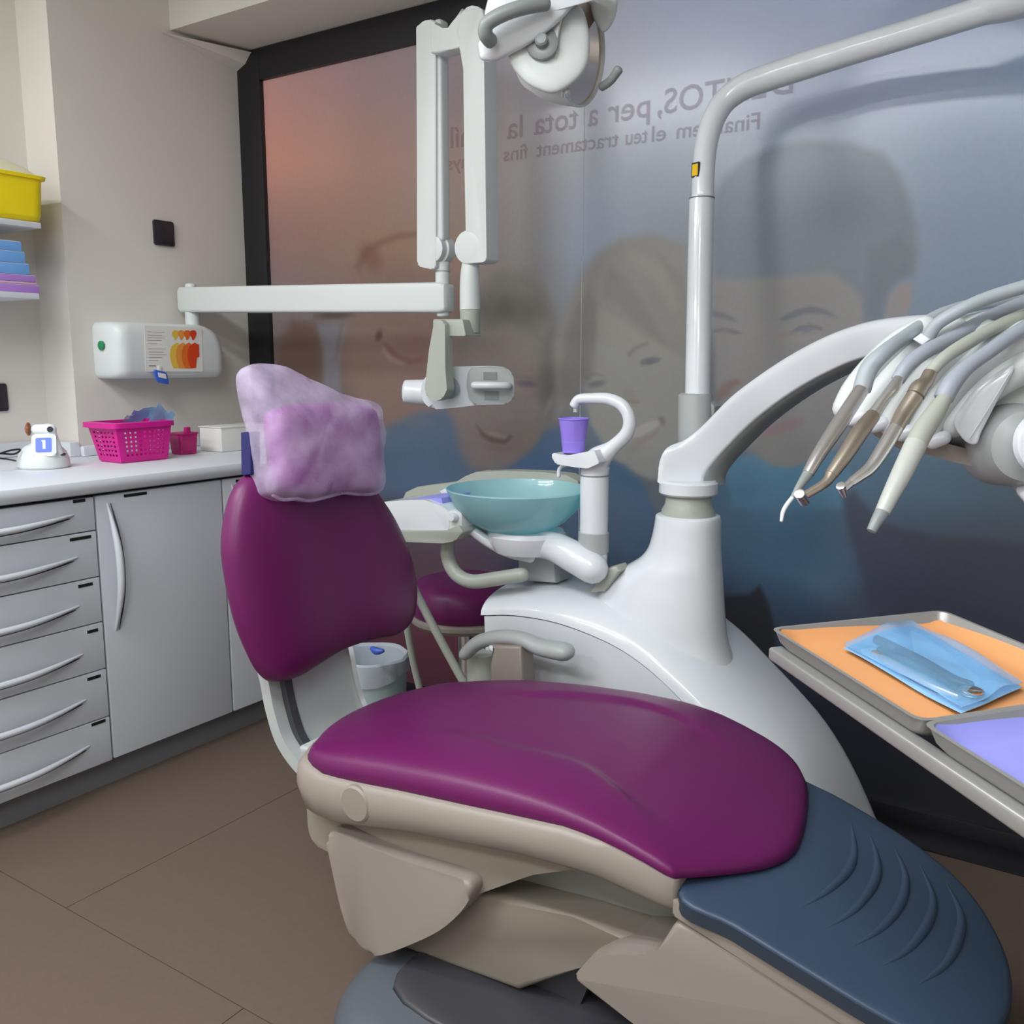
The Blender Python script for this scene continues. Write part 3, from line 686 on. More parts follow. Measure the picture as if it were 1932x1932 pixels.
# shelves
def shelf(label, z, y1, x1):
    t = thing('wall_shelf', label, 'shelf', (-3.18, 1.3, z))
    box('board', -3.18, x1, .7, y1, z-.018, z, M['top'], t, .002)
    box('bracket', -3.179, -3.16, y1-.3, y1-.27, z-.09, z-.018, M['top'], t, .002)
zb1 = H(80, 420, 0, -2.92).z; zb2 = H(74, 552, 0, -2.92).z
shelf('upper white wall shelf carrying the yellow container', zb1-.002, 1.715, -2.915)
shelf('lower white wall shelf carrying the blue and lilac packs', zb2-.004, 1.685, -2.905)
yb = thing('sharps_container', 'yellow waste container with milky lid on the upper shelf', 'container', (-3.04, 1.58, zb1))
xa, xb, ya, yb1 = -3.165, -2.92, 1.36, 1.735
zr = H(88, 335, 0, -2.92).z
rg = []
for z, g in ((zb1, .012), (zb1+.006, .004), (zb1+.02, 0), (zr-.012, -.006), (zr-.012, -.014), (zr-.002, -.016), (zr, -.01)):
    rg.append([V((p.x, p.y, z)) for p in rounded([(xa+g, ya+g), (xb-g, ya+g), (xb-g, yb1-g), (xa+g, yb1-g)], .04, 5)])
loft('tub', rg, M['yellow'], yb)
rg = []
for z, g in ((zr, .0), (zr+.02, .02), (zr+.045, .06), (zr+.055, .09)):
    rg.append([V((p.x, p.y, z)) for p in rounded([(xa+g, ya+g), (xb-g, ya+g), (xb-g, yb1-g), (xa+g, yb1-g)], .04, 5)])
loft('lid', rg, M['lid'], yb)
hh = H(5, 290, 0, -3.0)
lathe('cap', [(.058, 0), (.06, .012), (.056, .02), (0, .021)], (-3.04, 1.575, zr+.053), (0, 0, 1), M['yellow'], yb)
# folded packs
z = zb2-.003
packs = [('lilac folded bib pack at the bottom of the shelf stack', .026, 'purplebox', 1.700), ('thin pink-edged sheet pack over the lilac pack', .007, 'pinkbox', 1.692),
         ('darker lilac bib pack under the blue packs', .022, 'purplebox', 1.690), ('lowest blue folded pack of the shelf stack', .034, 'bluebox', 1.672),
         ('middle blue folded pack of the shelf stack', .036, 'bluebox', 1.661), ('topmost blue folded pack of the shelf stack', .03, 'bluebox', 1.652)]
zz0 = z
for lab, hgt, mt_, ye in packs:
    o = thing('bib_pack', lab, 'pack', (-3.03, ye-.12, zz0), 'folded packs on the lower shelf')
    box('pack', -3.15, -2.925, ye-.3, ye, zz0, zz0+hgt-.0015, M[mt_], o, .003)
    box('top_sheet', -3.148, -2.927, ye-.298, ye-.001, zz0+hgt-.0015, zz0+hgt, M['paper'], o)
    zz0 += hgt+.0003

# ================================================================== X-RAY UNIT
xr = thing('xray_unit', 'white wall-mounted dental x-ray unit with folding arm and tube head', 'x-ray unit', (-2.94, 2.1, 1.3))
FXB = -2.87
a, b = H(181, 597, 0, FXB), H(413, 712, 0, FXB)
y0, y1, z0, z1 = H(181, 650, 0, XL+.02).y, H(415, 650, 0, -2.92).y, b.z, 1.41
rg = []
for z, ins, yr in ((z0, .030, .02), (z0+.004, .016, .012), (z0+.014, .005, .004), (z0+.03, 0, 0), (z1-.10, 0, 0), (z1-.065, 0, .006), (z1-.035, 0, .022), (z1-.018, .005, .042), (z1-.006, .016, .062), (z1, .030, .082)):
    rg.append([V((p.x, p.y, z)) for p in rounded([(XL, y0+ins*.5), (FXB-ins, y0+.012+ins*.5), (FXB-ins, y1-.012-yr), (XL, y1-yr)], [.004, .05, .05, .004], 8)])
loft('control_box', rg, M['xwhite'], xr, 60)
gb = H(184, 652, 0, XL+.03)
lathe('power_button', [(.016, 0), (.016, .006), (.010, .01), (0, .01)], (XL+.05, y0+.003, gb.z), (0, -1, 0), M['green'], xr, 20)
# notice on the box
FN = FXB+.0003
nt_ = thing('notice_card', 'white notice with overlapping yellow to red figures taped on the x-ray box', 'notice', (FN, 2.1, 1.3))
def q2(px, py): p = H(px, py, 0, FN+.001); return (p.y, p.z)
prism('card', rounded([q2(272, 614), q2(381, 618), q2(383, 701), q2(275, 701)][::-1], .004), YZ, FN, FN+.0012, M['paper'], nt_)
lines = [(626, 278, 310), (632, 278, 305), (637, 279, 312), (642, 278, 304), (647.5, 279, 296), (658, 280, 313), (664, 281, 309), (669, 281, 315), (674.5, 281, 306), (680, 281, 298)]
bm = bmesh.new()
for yy, a_, b_ in lines:
    p, q = q2(a_, yy), q2(b_, yy+.4)
    bm_box(bm, FN+.0012, FN+.0016, p[0], q[0], p[1]-.0009, p[1]+.0009)
o = from_bm('text_lines', bm, M['ink'], nt_, False); o['kind'] = 'stuff'
p, q = q2(281, 690), q2(294, 690.3)
box('bold_line', FN+.0012, FN+.0017, p[0], q[0], p[1]-.002, p[1]+.001, M['inkd'], nt_)
def fig(dx, mt_, w_, last):
    head = [(334, 637), (331, 633), (330, 628), (333, 624), (338, 623), (342, 625), (343, 630), (341, 636), (338, 641), (335, 641)]
    torso = [(334, 650), (340, 646), (344, 649)] + ([(348, 650), (348, 662), (349, 673), (344, 675), (343, 684), (342, 694), (333, 695)] if last else [(346, 660), (342, 670), (347, 682), (344, 695), (333, 695)]) + [(329, 686), (326, 672), (327, 660), (330, 652)]
    for nm, s in (('figure_head', head), ('figure_body', torso)):
        pl = [q2(a_+dx, b_) for a_, b_ in s]
        prism(nm, (smooth2(pl, 3) if nm == 'figure_head' else rounded([V(v) for v in pl], .002, 2)), YZ, FN+.0012+w_, FN+.0016+w_, M[mt_], nt_)
for k, (dx, mt_) in enumerate(((-6, 'f1'), (5, 'f2'), (16, 'f3'), (27, 'f4'))): fig(dx, mt_, .0004*k, k == 3)
# blue tag clipped beneath
tg = thing('badge_clip', 'small clear blue dosimeter badge clipped under the notice card', 'badge', H(303, 710, 0, FN+.004))
tc = H(303, 711, 0, FN+.004); f = lambda u, v, w_: tc+V((w_, u*.97-v*.2, v*.97+u*-.2))
prism('holder', rounded([(-.026, -.024), (.026, -.024), (.026, .022), (-.026, .022)], .008), f, 0, .007, M['blue'], tg, .002)
prism('window', rounded([(-.014, -.004), (.018, -.004), (.018, .014), (-.014, .014)], .003), f, .0071, .009, M['paper'], tg)
box('clip', FN+.001, FN+.005, tc.y-.008, tc.y+.006, tc.z+.015, tc.z+.04, M['paper'], tg, .002)

YA = 2.33
# horizontal arm
pA = H(369, 568, 1, YA); pA = V((-2.93, YA-.03, 1.505)); 
xe = H(850, 560, 1, YA)
bm = bmesh.new()
rings = []
x0 = -2.985
for x, g in ((x0, .022), (x0+.008, .008), (x0+.025, 0), (xe.x-.02, 0), (xe.x-.005, .006), (xe.x, .014)):
    t = (x-x0)/(xe.x-x0); zc = 1.503+(xe.z-.003-1.503)*t; hz, hy = .046-g, .034-g
    yc = 2.285+(YA-2.285)*t
    rings.append([V((x, yc+p.x, zc+p.y)) for p in rounded([(-hy, -hz), (hy, -hz), (hy, hz), (-hy, hz)], .012, 4)])
loft_bm(bm, rings); from_bm('swing_arm', bm, M['xwhite'], xr, True, 30)
px_ = H(371, 600, 1, 2.285)
tube('arm_pivot', [V((-2.93, 2.285, 1.37)), V((-2.93, 2.285, 1.47))], .026, M['xwhite'], xr, sub=2, rnd=.2)
tube('pivot_cap', [V((-2.93, 2.285, 1.545)), V((-2.93, 2.285, 1.557))], .02, M['xwhite'], xr, sub=2, rnd=.3)
cxp = H(835, 520, 1, YA)
tube('pivot_cap', [V((cxp.x, YA, xe.z-.056)), V((cxp.x, YA, xe.z-.045))], .02, M['xwhite'], xr, sub=2, rnd=.3)
tube('pivot_post', [V((cxp.x, YA, xe.z+.03)), V((cxp.x, YA, 1.58))], .0225, M['xwhite'], xr, sub=3, rnd=.1)
lathe('post_ring', [(.0228, 0), (.0232, .001), (.0228, .002)], (cxp.x, YA, H(835, 513, 1, YA).z), (0, 0, 1), M['seam'], xr)
jc = H(829, 472, 1, YA)
# left strut
YB = YA-.02
def strut(name, p_tl, p_tr, p_bl, p_br, Y, dep_, topc, nm2='cover'):
    """vertical arm: image corners on plane Y (front face), dep_ = depth behind"""
    tl, tr, bl, br = (H(*p, 1, Y) for p in (p_tl, p_tr, p_bl, p_br))
    poly = [(bl.x, bl.z+.01), (bl.x+.006, bl.z), (br.x-.012, br.z), (br.x, br.z+.006)] + [(q.x, q.z) for q in [H(*p, 1, Y) for p in topc]]
    return prism(name, rounded([V(p) for p in poly], .006, 3), XZ, Y, Y+dep_, M['xwhite'], xr, .007, 3)
strut('lower_strut', (784, 50), (820, 40), (787, 503), (822, 508), YB-.02, .052, [(822, 40), (815, 37), (800, 39), (784, 50)])
# grooved inner strip of the left strut
a, b = H(823, 105, 1, YB), H(836, 455, 1, YB)
box('strut_channel', a.x-.002, a.x+.026, YB-.012, YB+.03, b.z, 2.27, M['xwhite'], xr, .01, 3)
tube('elbow_joint', [V((jc.x-.0, YB-.017, jc.z)), V((jc.x-.0, YB+.01, jc.z))], .040, M['xwhite'], xr, sub=2, n=28, rnd=.08)
tube('elbow_joint', [V((jc.x+.003, YB+.008, jc.z)), V((jc.x+.003, YB+.042, jc.z))], .044, M['xwhite'], xr, sub=2, n=28, rnd=.08)
YC = YA-.06
# link at top between both struts
a, b = H(822, 42, 1, YC+.02), H(885, 105, 1, YC+.02)
lk = [(820, 40), (832, 46), (843, 62), (856, 62), (864, 45), (880, 20), (884, 95), (862, 97), (838, 104), (822, 104)]
prism('top_link', [V((H(*p, 1, YC+.02).x, H(*p, 1, YC+.02).z)) for p in lk][::-1], XZ, YC-.005, YC+.05, M['xwhite'], xr, .006)
strut('upper_strut', (872, 14), (912, 14), (880, 497), (918, 494), YC-.03, .062, [(912, 22), (905, 13), (890, 10), (876, 16), (868, 30), (860, 60), (868, 95), (874, 130), (876, 300)])
j2 = H(893, 468, 1, YC)
tube('wrist_joint', [V((j2.x, YC-.0285, j2.z)), V((j2.x, YC+.02, j2.z))], .047, M['xwhite'], xr, sub=2, n=28, rnd=.08)
tp, bt = H(889, 495, 1, YC), H(887, 584, 1, YC)
tube('wrist_post', [tp+V((0, 0, .03)), V((bt.x, YC, tp.z-.04)), V((bt.x, YC, bt.z))], [.02, .029, .031], M['xwhite'], xr, sub=5, rnd=.05)
g0, g1 = H(887, 585, 1, YC), H(889, 634, 1, YC)
tube('yoke_collar', [V((bt.x, YC, g0.z)), V((bt.x, YC, g1.z+.01))], [.031, .029], M['greygreen'], xr, sub=3, rnd=.15)
def px2(pts, Y): return [V((H(*p, 1, Y).x, H(*p, 1, Y).z)) for p in pts]
prism('yoke_bracket', rounded(px2([(829, 603), (884, 603), (890, 634), (829, 634)][::-1], YC-.03), .004), XZ, YC-.06, YC+.02, M['greygreen'], xr, .004)
prism('yoke', rounded(px2([(822, 606), (832, 602), (842, 610), (843, 700), (846, 735), (838, 752), (822, 757), (808, 749), (804, 733), (812, 660)][::-1], YC-.075), .006), XZ, YC-.082, YC-.045, M['greygreen'], xr, .006)
# tube head, turned towards the room
YH = YC+.02
PV = H(875, 728, 1, YC+.035); nh_ = V((CO.x-PV.x, CO.y-PV.y, 0)).normalized(); eh_ = V((0, 0, 1)).cross(nh_)
def th2(pts, w_=0):
    out = []
    for p in pts:
        q = HP(*p, PV+nh_*w_, nh_)-PV; out.append(V((q.dot(eh_), q.z)))
    return out
thf = fr(PV, eh_, V((0, 0, 1)), nh_)
hp = [(798, 718), (815, 697), (850, 692), (925, 690), (955, 693), (968, 706), (970, 735), (968, 752), (955, 763), (900, 764), (850, 770), (815, 772), (800, 760), (793, 738)]
prism('tube_head', rounded(th2(hp[::-1], .0), .012, 4), thf, -.10, .012, M['white'], xr, .014, 4, 50)
fp = [(888, 694), (922, 691), (955, 694), (968, 706), (971, 735), (968, 752), (955, 763), (895, 764), (884, 750), (880, 728), (882, 706)]
prism('control_face', rounded(th2(fp[::-1], .02), .006, 3), thf, .0125, .022, M['grey'], xr, .004)
a, b = th2([(803, 742)])[0], th2([(759, 742)])[0]
tube('cone', [thf(a.x+.01, a.y, -.045), thf(b.x+.006, b.y+.004, -.045)], [.042, .036], M['white'], xr, sub=3, n=28, rnd=.3)
d0 = th2([(846, 732)], .03)[0]
lathe('hinge_disc', [(.034, 0), (.034, .018), (.028, .022), (0, .022)], thf(d0.x, d0.y, .012), nh_, M['hose2'], xr, 28)
for q in (((912, 702), (938, 717)), ((914, 738), (941, 755))):
    a, b = th2(q, .022)
    prism('display', [(a.x, b.y), (b.x, b.y), (b.x, a.y), (a.x, a.y)], thf, .0215, .0232, M['fair'], xr)
    prism('display_glass', [(a.x+.003, b.y+.003), (b.x-.003, b.y+.003), (b.x-.003, a.y-.003), (a.x+.003, a.y-.003)], thf, .0233, .0238, M['handgrey'], xr)
g_ = th2([(895, 727), (930, 727), (957, 728)], .055)
tube('grab_handle', [thf(g_[0].x, g_[0].y, .05), thf(g_[1].x, g_[1].y, .058), thf(g_[2].x, g_[2].y, .045), thf(g_[2].x+.004, g_[2].y, .018)], [.0115, .011, .011, .011], M['white'], xr, n=14, sub=5)

# ================================================================== DENTAL CHAIR
ch = thing('dental_chair', 'magenta dental chair with cream frame and slate foot cover', 'dental chair', (-.85, 1.45, 0))
ZB = [(-1.36, .505), (-1.28, .505), (-1.22, .494), (-1.116, .501), (-.997, .513), (-.886, .523), (-.784, .533), (-.685, .542), (-.634, .540), (-.584, .533), (-.536, .522), (-.485, .506), (-.43, .49), (-.37, .475)]
ZTP = [(-1.36, .53), (-1.24, .548), (-1.1, .566), (-.947, .582), (-.816, .589), (-.72, .588), (-.64, .578), (-.578, .562), (-.52, .545), (-.46, .527), (-.37, .505)]
seat_out = smooth2([(-1.25, 1.2), (-1.31, 1.27), (-1.345, 1.36), (-1.355, 1.46), (-1.335, 1.58), (-1.27, 1.69), (-1.15, 1.75), (-1.0, 1.765), (-.85, 1.77), (-.7, 1.768), (-.57, 1.757), (-.485, 1.738), (-.432, 1.685), (-.398, 1.58), (-.378, 1.45), (-.395, 1.365), (-.44, 1.285), (-.485, 1.218), (-.50, 1.203), (-.54, 1.199), (-.65, 1.198), (-.85, 1.198), (-1.05, 1.198)], 5)
def seatz(u, v, w_):
    a, b = interp(u, ZB), interp(u, ZTP)
    k = max(0, 1-((v-1.48)/.2)**2)*max(0, min(1, (w_-.9)/.1))
    dish = 0
    if w_ > .5:   # thigh trough: sunk area with two soft creases along it
        n_e = interp(u, [(-1.0, 1.36), (-.854, 1.334), (-.787, 1.347), (-.719, 1.346), (-.622, 1.30), (-.5, 1.27)]); f_e = interp(u, [(-1.1, 1.60), (-.996, 1.615), (-.894, 1.642), (-.779, 1.660), (-.669, 1.650), (-.565, 1.61), (-.5, 1.56)])
        n_e = sum(interp(u+d_, [(-1.0, 1.36), (-.854, 1.334), (-.787, 1.347), (-.719, 1.346), (-.622, 1.30), (-.5, 1.27)]) for d_ in (-.05, -.03, -.01, .01, .03, .05))/6
        sm = lambda t: max(0, min(1, t))**2*(3-2*max(0, min(1, t)))
        dish = .0085*sm((v-n_e)/.03+.5)*sm((f_e-v)/.026+.5)*sm((u+1.15)/.22)*sm((-.50-u)/.14)
        dish += .008*math.exp(-((u+1.08)/.13)**2-((v-1.48)/.16)**2)
    return V((u, v, a+(b-a)*w_-dish)) if w_ >= 0 else V((u, v, a+w_*.01))
SEAT_R = [.985, .965, .94, .91, .88, .85, .82, .79, .76, .73, .70, .67, .64, .61, .58, .55, .52, .49, .46, .42, .38, .34, .29, .24, .18, .1]
bm = bmesh.new(); puff_bm(bm, seat_out, seatz, 1, 1, 3.4, (-.86, 1.47), rings=SEAT_R); 
o = from_bm('seat_cushion', bm, M['mag'], ch, True, 0)
# cream frame under the cushion
ZBOT = [(-1.37, .46), (-1.31, .43), (-1.25, .40), (-1.2, .396), (-1.1, .413), (-.989, .435), (-.761, .464), (-.63, .471), (-.48, .452)]
fo_ = [V((min(p.x, -.489), p.y)) for p in seat_out]; cc_ = V((-.86, 1.47))
def frr(grow, zf):
    out = []
    for p in fo_:
        grow_ = grow; grow = grow*max(.25, min(1, (-.50-p.x)/.3+.25)) if grow > 0 else grow
        d = (p-cc_); q = V((p.x + (grow if d.x > 0 else -grow)*(1 if p.x < -1.2 else 0), p.y + (grow if d.y > 0 else -grow)*min(1, abs(d.y)/.2)))
        out.append(V((q.x, q.y, zf(p.x)))); grow = grow_
    return out
loft('seat_frame', [frr(-.03, lambda x: interp(x, ZB)-.002), frr(.004, lambda x: interp(x, ZB)-.002), frr(.013, lambda x: interp(x, ZB)-.012), frr(.016, lambda x: (interp(x, ZB)+interp(x, ZBOT))/2), frr(.010, lambda x: interp(x, ZBOT)+.012), frr(-.005, lambda x: interp(x, ZBOT)), frr(-.05, lambda x: interp(x, ZBOT)-.004)], M['cream'], ch, 60)
lr = [(-.495, .478), (-.489, .476), (-.233, .400), (-.09, .356), (-.09, .333), (-.233, .375), (-.49, .450), (-.495, .452)]
prism('footrest_rail', [V(p) for p in lr[::-1]], XZ, 1.201, 1.46, M['cream'], ch, .008, 3, 30)
sh = [(-1.31, .44), (-1.305, .33), (-1.29, .305), (-1.165, .292), (-.978, .290), (-.934, .299), (-.766, .41), (-.66, .458), (-.8, .48)]
prism('underside_shell', rounded([V(p) for p in sh], .012, 3), XZ, 1.235, 1.72, M['creamd'], ch, .02, 4)
# rear bulge of frame
rb = [(-1.365, .488), (-1.355, .44), (-1.315, .39), (-1.26, .335), (-1.22, .32), (-1.2, .45), (-1.3, .492)]
prism('rear_housing', rounded([V(p) for p in rb], .012, 3), XZ, 1.27, 1.66, M['grey'], ch, .03, 4)
dc = H(672, 1512, 1, 1.186)
lathe('pivot_cover', [(.036, -.01), (.036, .003), (.032, .0065), (.0, .008)], (dc.x, 1.186, dc.z-.004), (0, -1, 0), M['cream'], ch, 32)
tri = [(617, 1572), (630, 1568), (650, 1576), (700, 1600), (780, 1630), (860, 1655), (884, 1668), (888, 1690), (868, 1722), (830, 1755), (780, 1780), (720, 1802), (690, 1800), (665, 1775), (645, 1722), (628, 1650), (616, 1590)]
prism('link_cover', smooth2([(H(*p, 1, 1.2).x, H(*p, 1, 1.2).z) for p in tri], 3)[::-1], XZ, 1.2, 1.262, M['cream'], ch, .012, 4, 50)
bmx = [(-1.12, .13), (-.811, .152), (-.682, .252), (-.62, .30), (-.547, .350), (-.70, .341), (-.892, .322), (-1.0, .29), (-1.12, .25)]
prism('lift_arm', [V(p) for p in bmx], XZ, 1.262, 1.68, M['creamd'], ch, .014, 3)
fa = [(-.97, .29), (-.52, .32), (-.47, .455), (-.85, .46)]
prism('inner_fairing', [V(p) for p in fa], XZ, 1.33, 1.66, M['fair'], ch, .01, 3)
lg = [(-.668, .268), (-.655, .295), (-.61, .335), (-.579, .35), (-.525, .366), (-.49, .44), (-.233, .378), (-.10, .338), (-.09, .12), (-.30, .15), (-.549, .235)]
prism('legrest_shell', rounded([V(p) for p in lg][::-1], .015, 3), XZ, 1.206, 1.46, M['cream'], ch, .012, 3)
# base on the floor
bo = smooth2([(-1.13, 1.12), (-1.16, 1.3), (-1.14, 1.6), (-1.0, 1.72), (-.5, 1.72), (-.35, 1.6), (-.33, 1.2), (-.42, 1.03), (-.7, 1.0), (-1.0, 1.02)], 4)
def basez(u, v, w_): return V((u, v, max(0, w_)))
puff('floor_base', bo, basez, .142, 0, M['base'], ch, 5.0)
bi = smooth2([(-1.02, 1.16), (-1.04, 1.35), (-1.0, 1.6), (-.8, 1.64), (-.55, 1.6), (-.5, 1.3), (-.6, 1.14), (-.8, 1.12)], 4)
puff('base_shade', bi, lambda u, v, w_: V((u, v, .136+w_)), .012, 0, M['dark'], ch, 5)  # dark pad added for the shade in the hollow under the lift arm
prism('lift_column', rounded([(-1.0, .13), (-.72, .10), (-.66, .27), (-.95, .30)], .01), XZ, 1.3, 1.62, M['dark'], ch, .01)
# foot cover with raised arcs
FZ = lambda x: interp(x, [(-.50, .497), (-.386, .474), (-.271, .443), (-.166, .414), (-.04, .378)])
fo = smooth2([(-.487, 1.205), (-.40, 1.196), (-.28, 1.194), (-.19, 1.196), (-.12, 1.21), (-.072, 1.26), (-.05, 1.36), (-.055, 1.45), (-.085, 1.54), (-.14, 1.62), (-.22, 1.67), (-.32, 1.695), (-.42, 1.705), (-.47, 1.70), (-.50, 1.60), (-.50, 1.40)], 5)
fc = bmesh.new()
puff_bm(fc, fo, lambda u, v, w_: V((u, v, FZ(u)-.008+w_)), .008, .012, 5.0, (-.28, 1.45))
fcv = from_bm('foot_cover', fc, M['foot'], ch, True, 0)
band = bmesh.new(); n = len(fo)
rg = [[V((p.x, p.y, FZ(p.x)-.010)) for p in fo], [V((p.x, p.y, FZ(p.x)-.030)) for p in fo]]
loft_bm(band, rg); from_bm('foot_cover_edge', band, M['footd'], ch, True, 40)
arcs = [[(1605, 1545), (1612, 1600), (1600, 1640), (1560, 1680), (1500, 1718)], [(1640, 1570), (1655, 1620), (1650, 1662), (1612, 1715), (1552, 1754)],
        [(1685, 1592), (1708, 1650), (1700, 1700), (1662, 1750), (1598, 1790)], [(1735, 1628), (1760, 1690), (1750, 1740), (1712, 1790), (1658, 1824)],
        [(1785, 1662), (1812, 1720), (1808, 1770), (1780, 1820), (1725, 1860)]]
PN = V((.27, 0, 1)).normalized(); PP = V((-.271, 1.4, .4435))
for ar in arcs:
    pts = [HP(x, y, PP, PN)-V((0, 0, .0025)) for x, y in ar]
    pts = [V((p.x, p.y, FZ(p.x)-.0012)) for p in pts]
    tube('foot_ridge', pts, [.001, .006, .0085, .006, .001], M['foot'], ch, n=10, sub=6, up=PN, asp=.75)
# backrest: magenta cushion over a tilted plane
BP = V((-1.45, 1.48, .60)); bt_ = math.radians(8)
BN = V((math.cos(bt_), 0, math.sin(bt_))); BV = V((-math.sin(bt_), 0, math.cos(bt_))); BU = V((0, 1, 0))
bpx = [(530, 1288), (506, 1272), (484, 1232), (462, 1175), (446, 1105), (437, 1040), (440, 985), (450, 940), (468, 905), (500, 880), (560, 862), (630, 866), (690, 890), (722, 932), (752, 980), (776, 1035), (790, 1090), (792, 1135), (784, 1172), (758, 1198), (712, 1208), (660, 1226), (615, 1252), (572, 1278)]
def b2(p):
    q = HP(*p, BP+BN*.028, BN)-BP; return (q.dot(BU), q.dot(BV))
bo2 = smooth2([b2(p) for p in bpx], 4)
def backf(u, v, w_):
    con = -.020*math.exp(-(u/.16)**2)*(1 if w_ > .02 else 0)   # slight hollow between the side wings
    return BP+BU*u+BV*v+BN*(w_+con)
bm = bmesh.new(); puff_bm(bm, bo2, lambda u, v, w_: BP+BU*u+BV*v+BN*(w_*(1-.22*math.exp(-((u)/.15)**2)) if w_ > 0 else w_), .062, .03, 3.0)
from_bm('backrest_cushion', bm, M['mag'], ch, True, 0)
inner = [V((p.x*.80+.02, (p.y-.2)*.84+.2)) for p in bo2]
puff('backrest_shell', inner, lambda u, v, w_: BP+BU*u+BV*v+BN*(w_-.026), .005, .05, M['cream'], ch, 4)
# curved bracket from seat up to backrest
mid = [(-1.445, .60), (-1.405, .55), (-1.375, .50), (-1.33, .45)]
def plate_strip(name, y0, y1, off, th, material):
    pts = cr([V((x+off, 0, z)) for x, z in mid], 5); bm = bmesh.new(); rings = []
    for i, p in enumerate(pts):
        t = (pts[min(i+1, len(pts)-1)]-pts[max(i-1, 0)]).normalized(); nn = V((-t.z, 0, t.x))*th
        rings.append([V((p.x, y0, p.z))+nn, V((p.x, y1, p.z))+nn, V((p.x, y1, p.z))-nn, V((p.x, y0, p.z))-nn])
    loft_bm(bm, rings); return from_bm(name, bm, material, ch, True, 40)
mid = [(-1.50, .66), (-1.478, .60), (-1.462, .53), (-1.43, .46), (-1.36, .41), (-1.28, .40)]
plate_strip('back_bracket', 1.335, 1.535, 0, .012, M['grey'])
plate_strip('bracket_edge', 1.325, 1.345, .004, .017, M['dark'])
plate_strip('bracket_edge', 1.53, 1.545, .004, .016, M['steel'])
plate_strip('bracket_guard', 1.295, 1.328, -.01, .014, M['grey'])
# headrest cushion + navy back
HPn = BN; HPp = V((-1.47, 1.48, 1.1))
def h2(p, off=0):
    q = HP(*p, HPp, BN)-HPp; return (q.dot(BU), q.dot(BV))
hc = smooth2([h2(p) for p in [(512, 776), (550, 764), (600, 762), (660, 764), (696, 776), (704, 820), (706, 870), (702, 918), (660, 926), (580, 932), (535, 928), (518, 905), (514, 860), (509, 810)]], 4)
hf = lambda off: (lambda u, v, w_: HPp+BU*u+BV*v+BN*(w_+off))
puff('headrest_cushion', hc, hf(0), .045, .04, M['violet'], ch, 4)
nv = [h2(p) for p in [(484, 812), (504, 812), (504, 880), (499, 895), (485, 893)]]
prism('headrest_band', [V(p) for p in nv][::-1], hf(-.05), 0, .03, M['navy'], ch, .003)
tube('headrest_bar', [V((-1.53, 1.48, .90)), V((-1.53, 1.48, 1.08))], .018, M['steel'], ch, sub=3, asp=2.2)
cv = thing('headrest_cover', 'crumpled lilac nonwoven bag pulled over the headrest', 'headrest cover', (-1.47, 1.48, .97))
co = [(466, 728), (469, 704), (482, 688), (505, 682), (535, 686), (570, 704), (620, 732), (665, 751), (698, 763), (708, 795), (712, 850), (711, 905), (703, 931), (672, 936), (640, 931), (605, 941), (572, 948), (548, 943), (522, 946), (497, 935), (492, 915), (490, 880), (485, 845), (482, 800), (477, 770), (469, 748)]
co2 = smooth2([h2(p) for p in co], 4)
def covf(u, v, w_):
    wr = .0035*math.sin(38*u+22*v)+.0025*math.sin(70*v-31*u)+.002*math.sin(120*u+13)*math.cos(90*v)
    wr += .004*math.sin(160*u)*max(0, min(1, (-.10-v)/.05))
    k = min(1, abs(w_)/.03)
    top = max(0, v-.06)
    return HPp+BU*u+BV*v+BN*(w_*(1-min(.6, top*4))+wr*k-top*.25)
puff('bag', co2, covf, .064, .066, M['cover'], cv, 3.6, blend=.75)
hem = [covf(q.x, q.y, 0)+BN*.02 for q in [V(h2(p)) for p in [(503, 936), (522, 944), (548, 942), (572, 946), (605, 939), (640, 931), (672, 934), (703, 929), (711, 905)]]]
tube('elastic_hem', hem, .0035, M['cover'], cv, n=8, sub=4)
# armrest on the far side
ap = [H(*p, 1, 1.86) for p in [(880, 1232), (905, 1211), (945, 1202), (985, 1206), (1020, 1221), (1062, 1229)]]
tube('armrest_pad', ap, [.022, .024, .024, .024, .027, .030], M['grey'], ch, n=18, sub=6, up=V((0, 0, 1)), asp=.78, rnd=1)
a0, a1 = H(968, 1218, 1, 1.86), H(966, 1282, 1, 1.86)
prism('armrest_post', [V((H(*p, 1, 1.86).x, H(*p, 1, 1.86).z)) for p in [(940, 1212), (995, 1214), (1000, 1300), (932, 1300), (944, 1250)]][::-1], XZ, 1.83, 1.89, M['cream'], ch, .008)
b0 = H(908, 1262, 1, 1.93)
tube('rear_post', [H(908, 1232, 1, 1.93), V((b0.x, 1.93, .40))], .038, M['hose3'], ch, sub=3, n=20, rnd=.1)
tube('armrest_link', [H(928, 1222, 1, 1.85), H(943, 1240, 1, 1.85), H(948, 1300, 1, 1.85)], .009, M['white'], ch, n=10, sub=5)

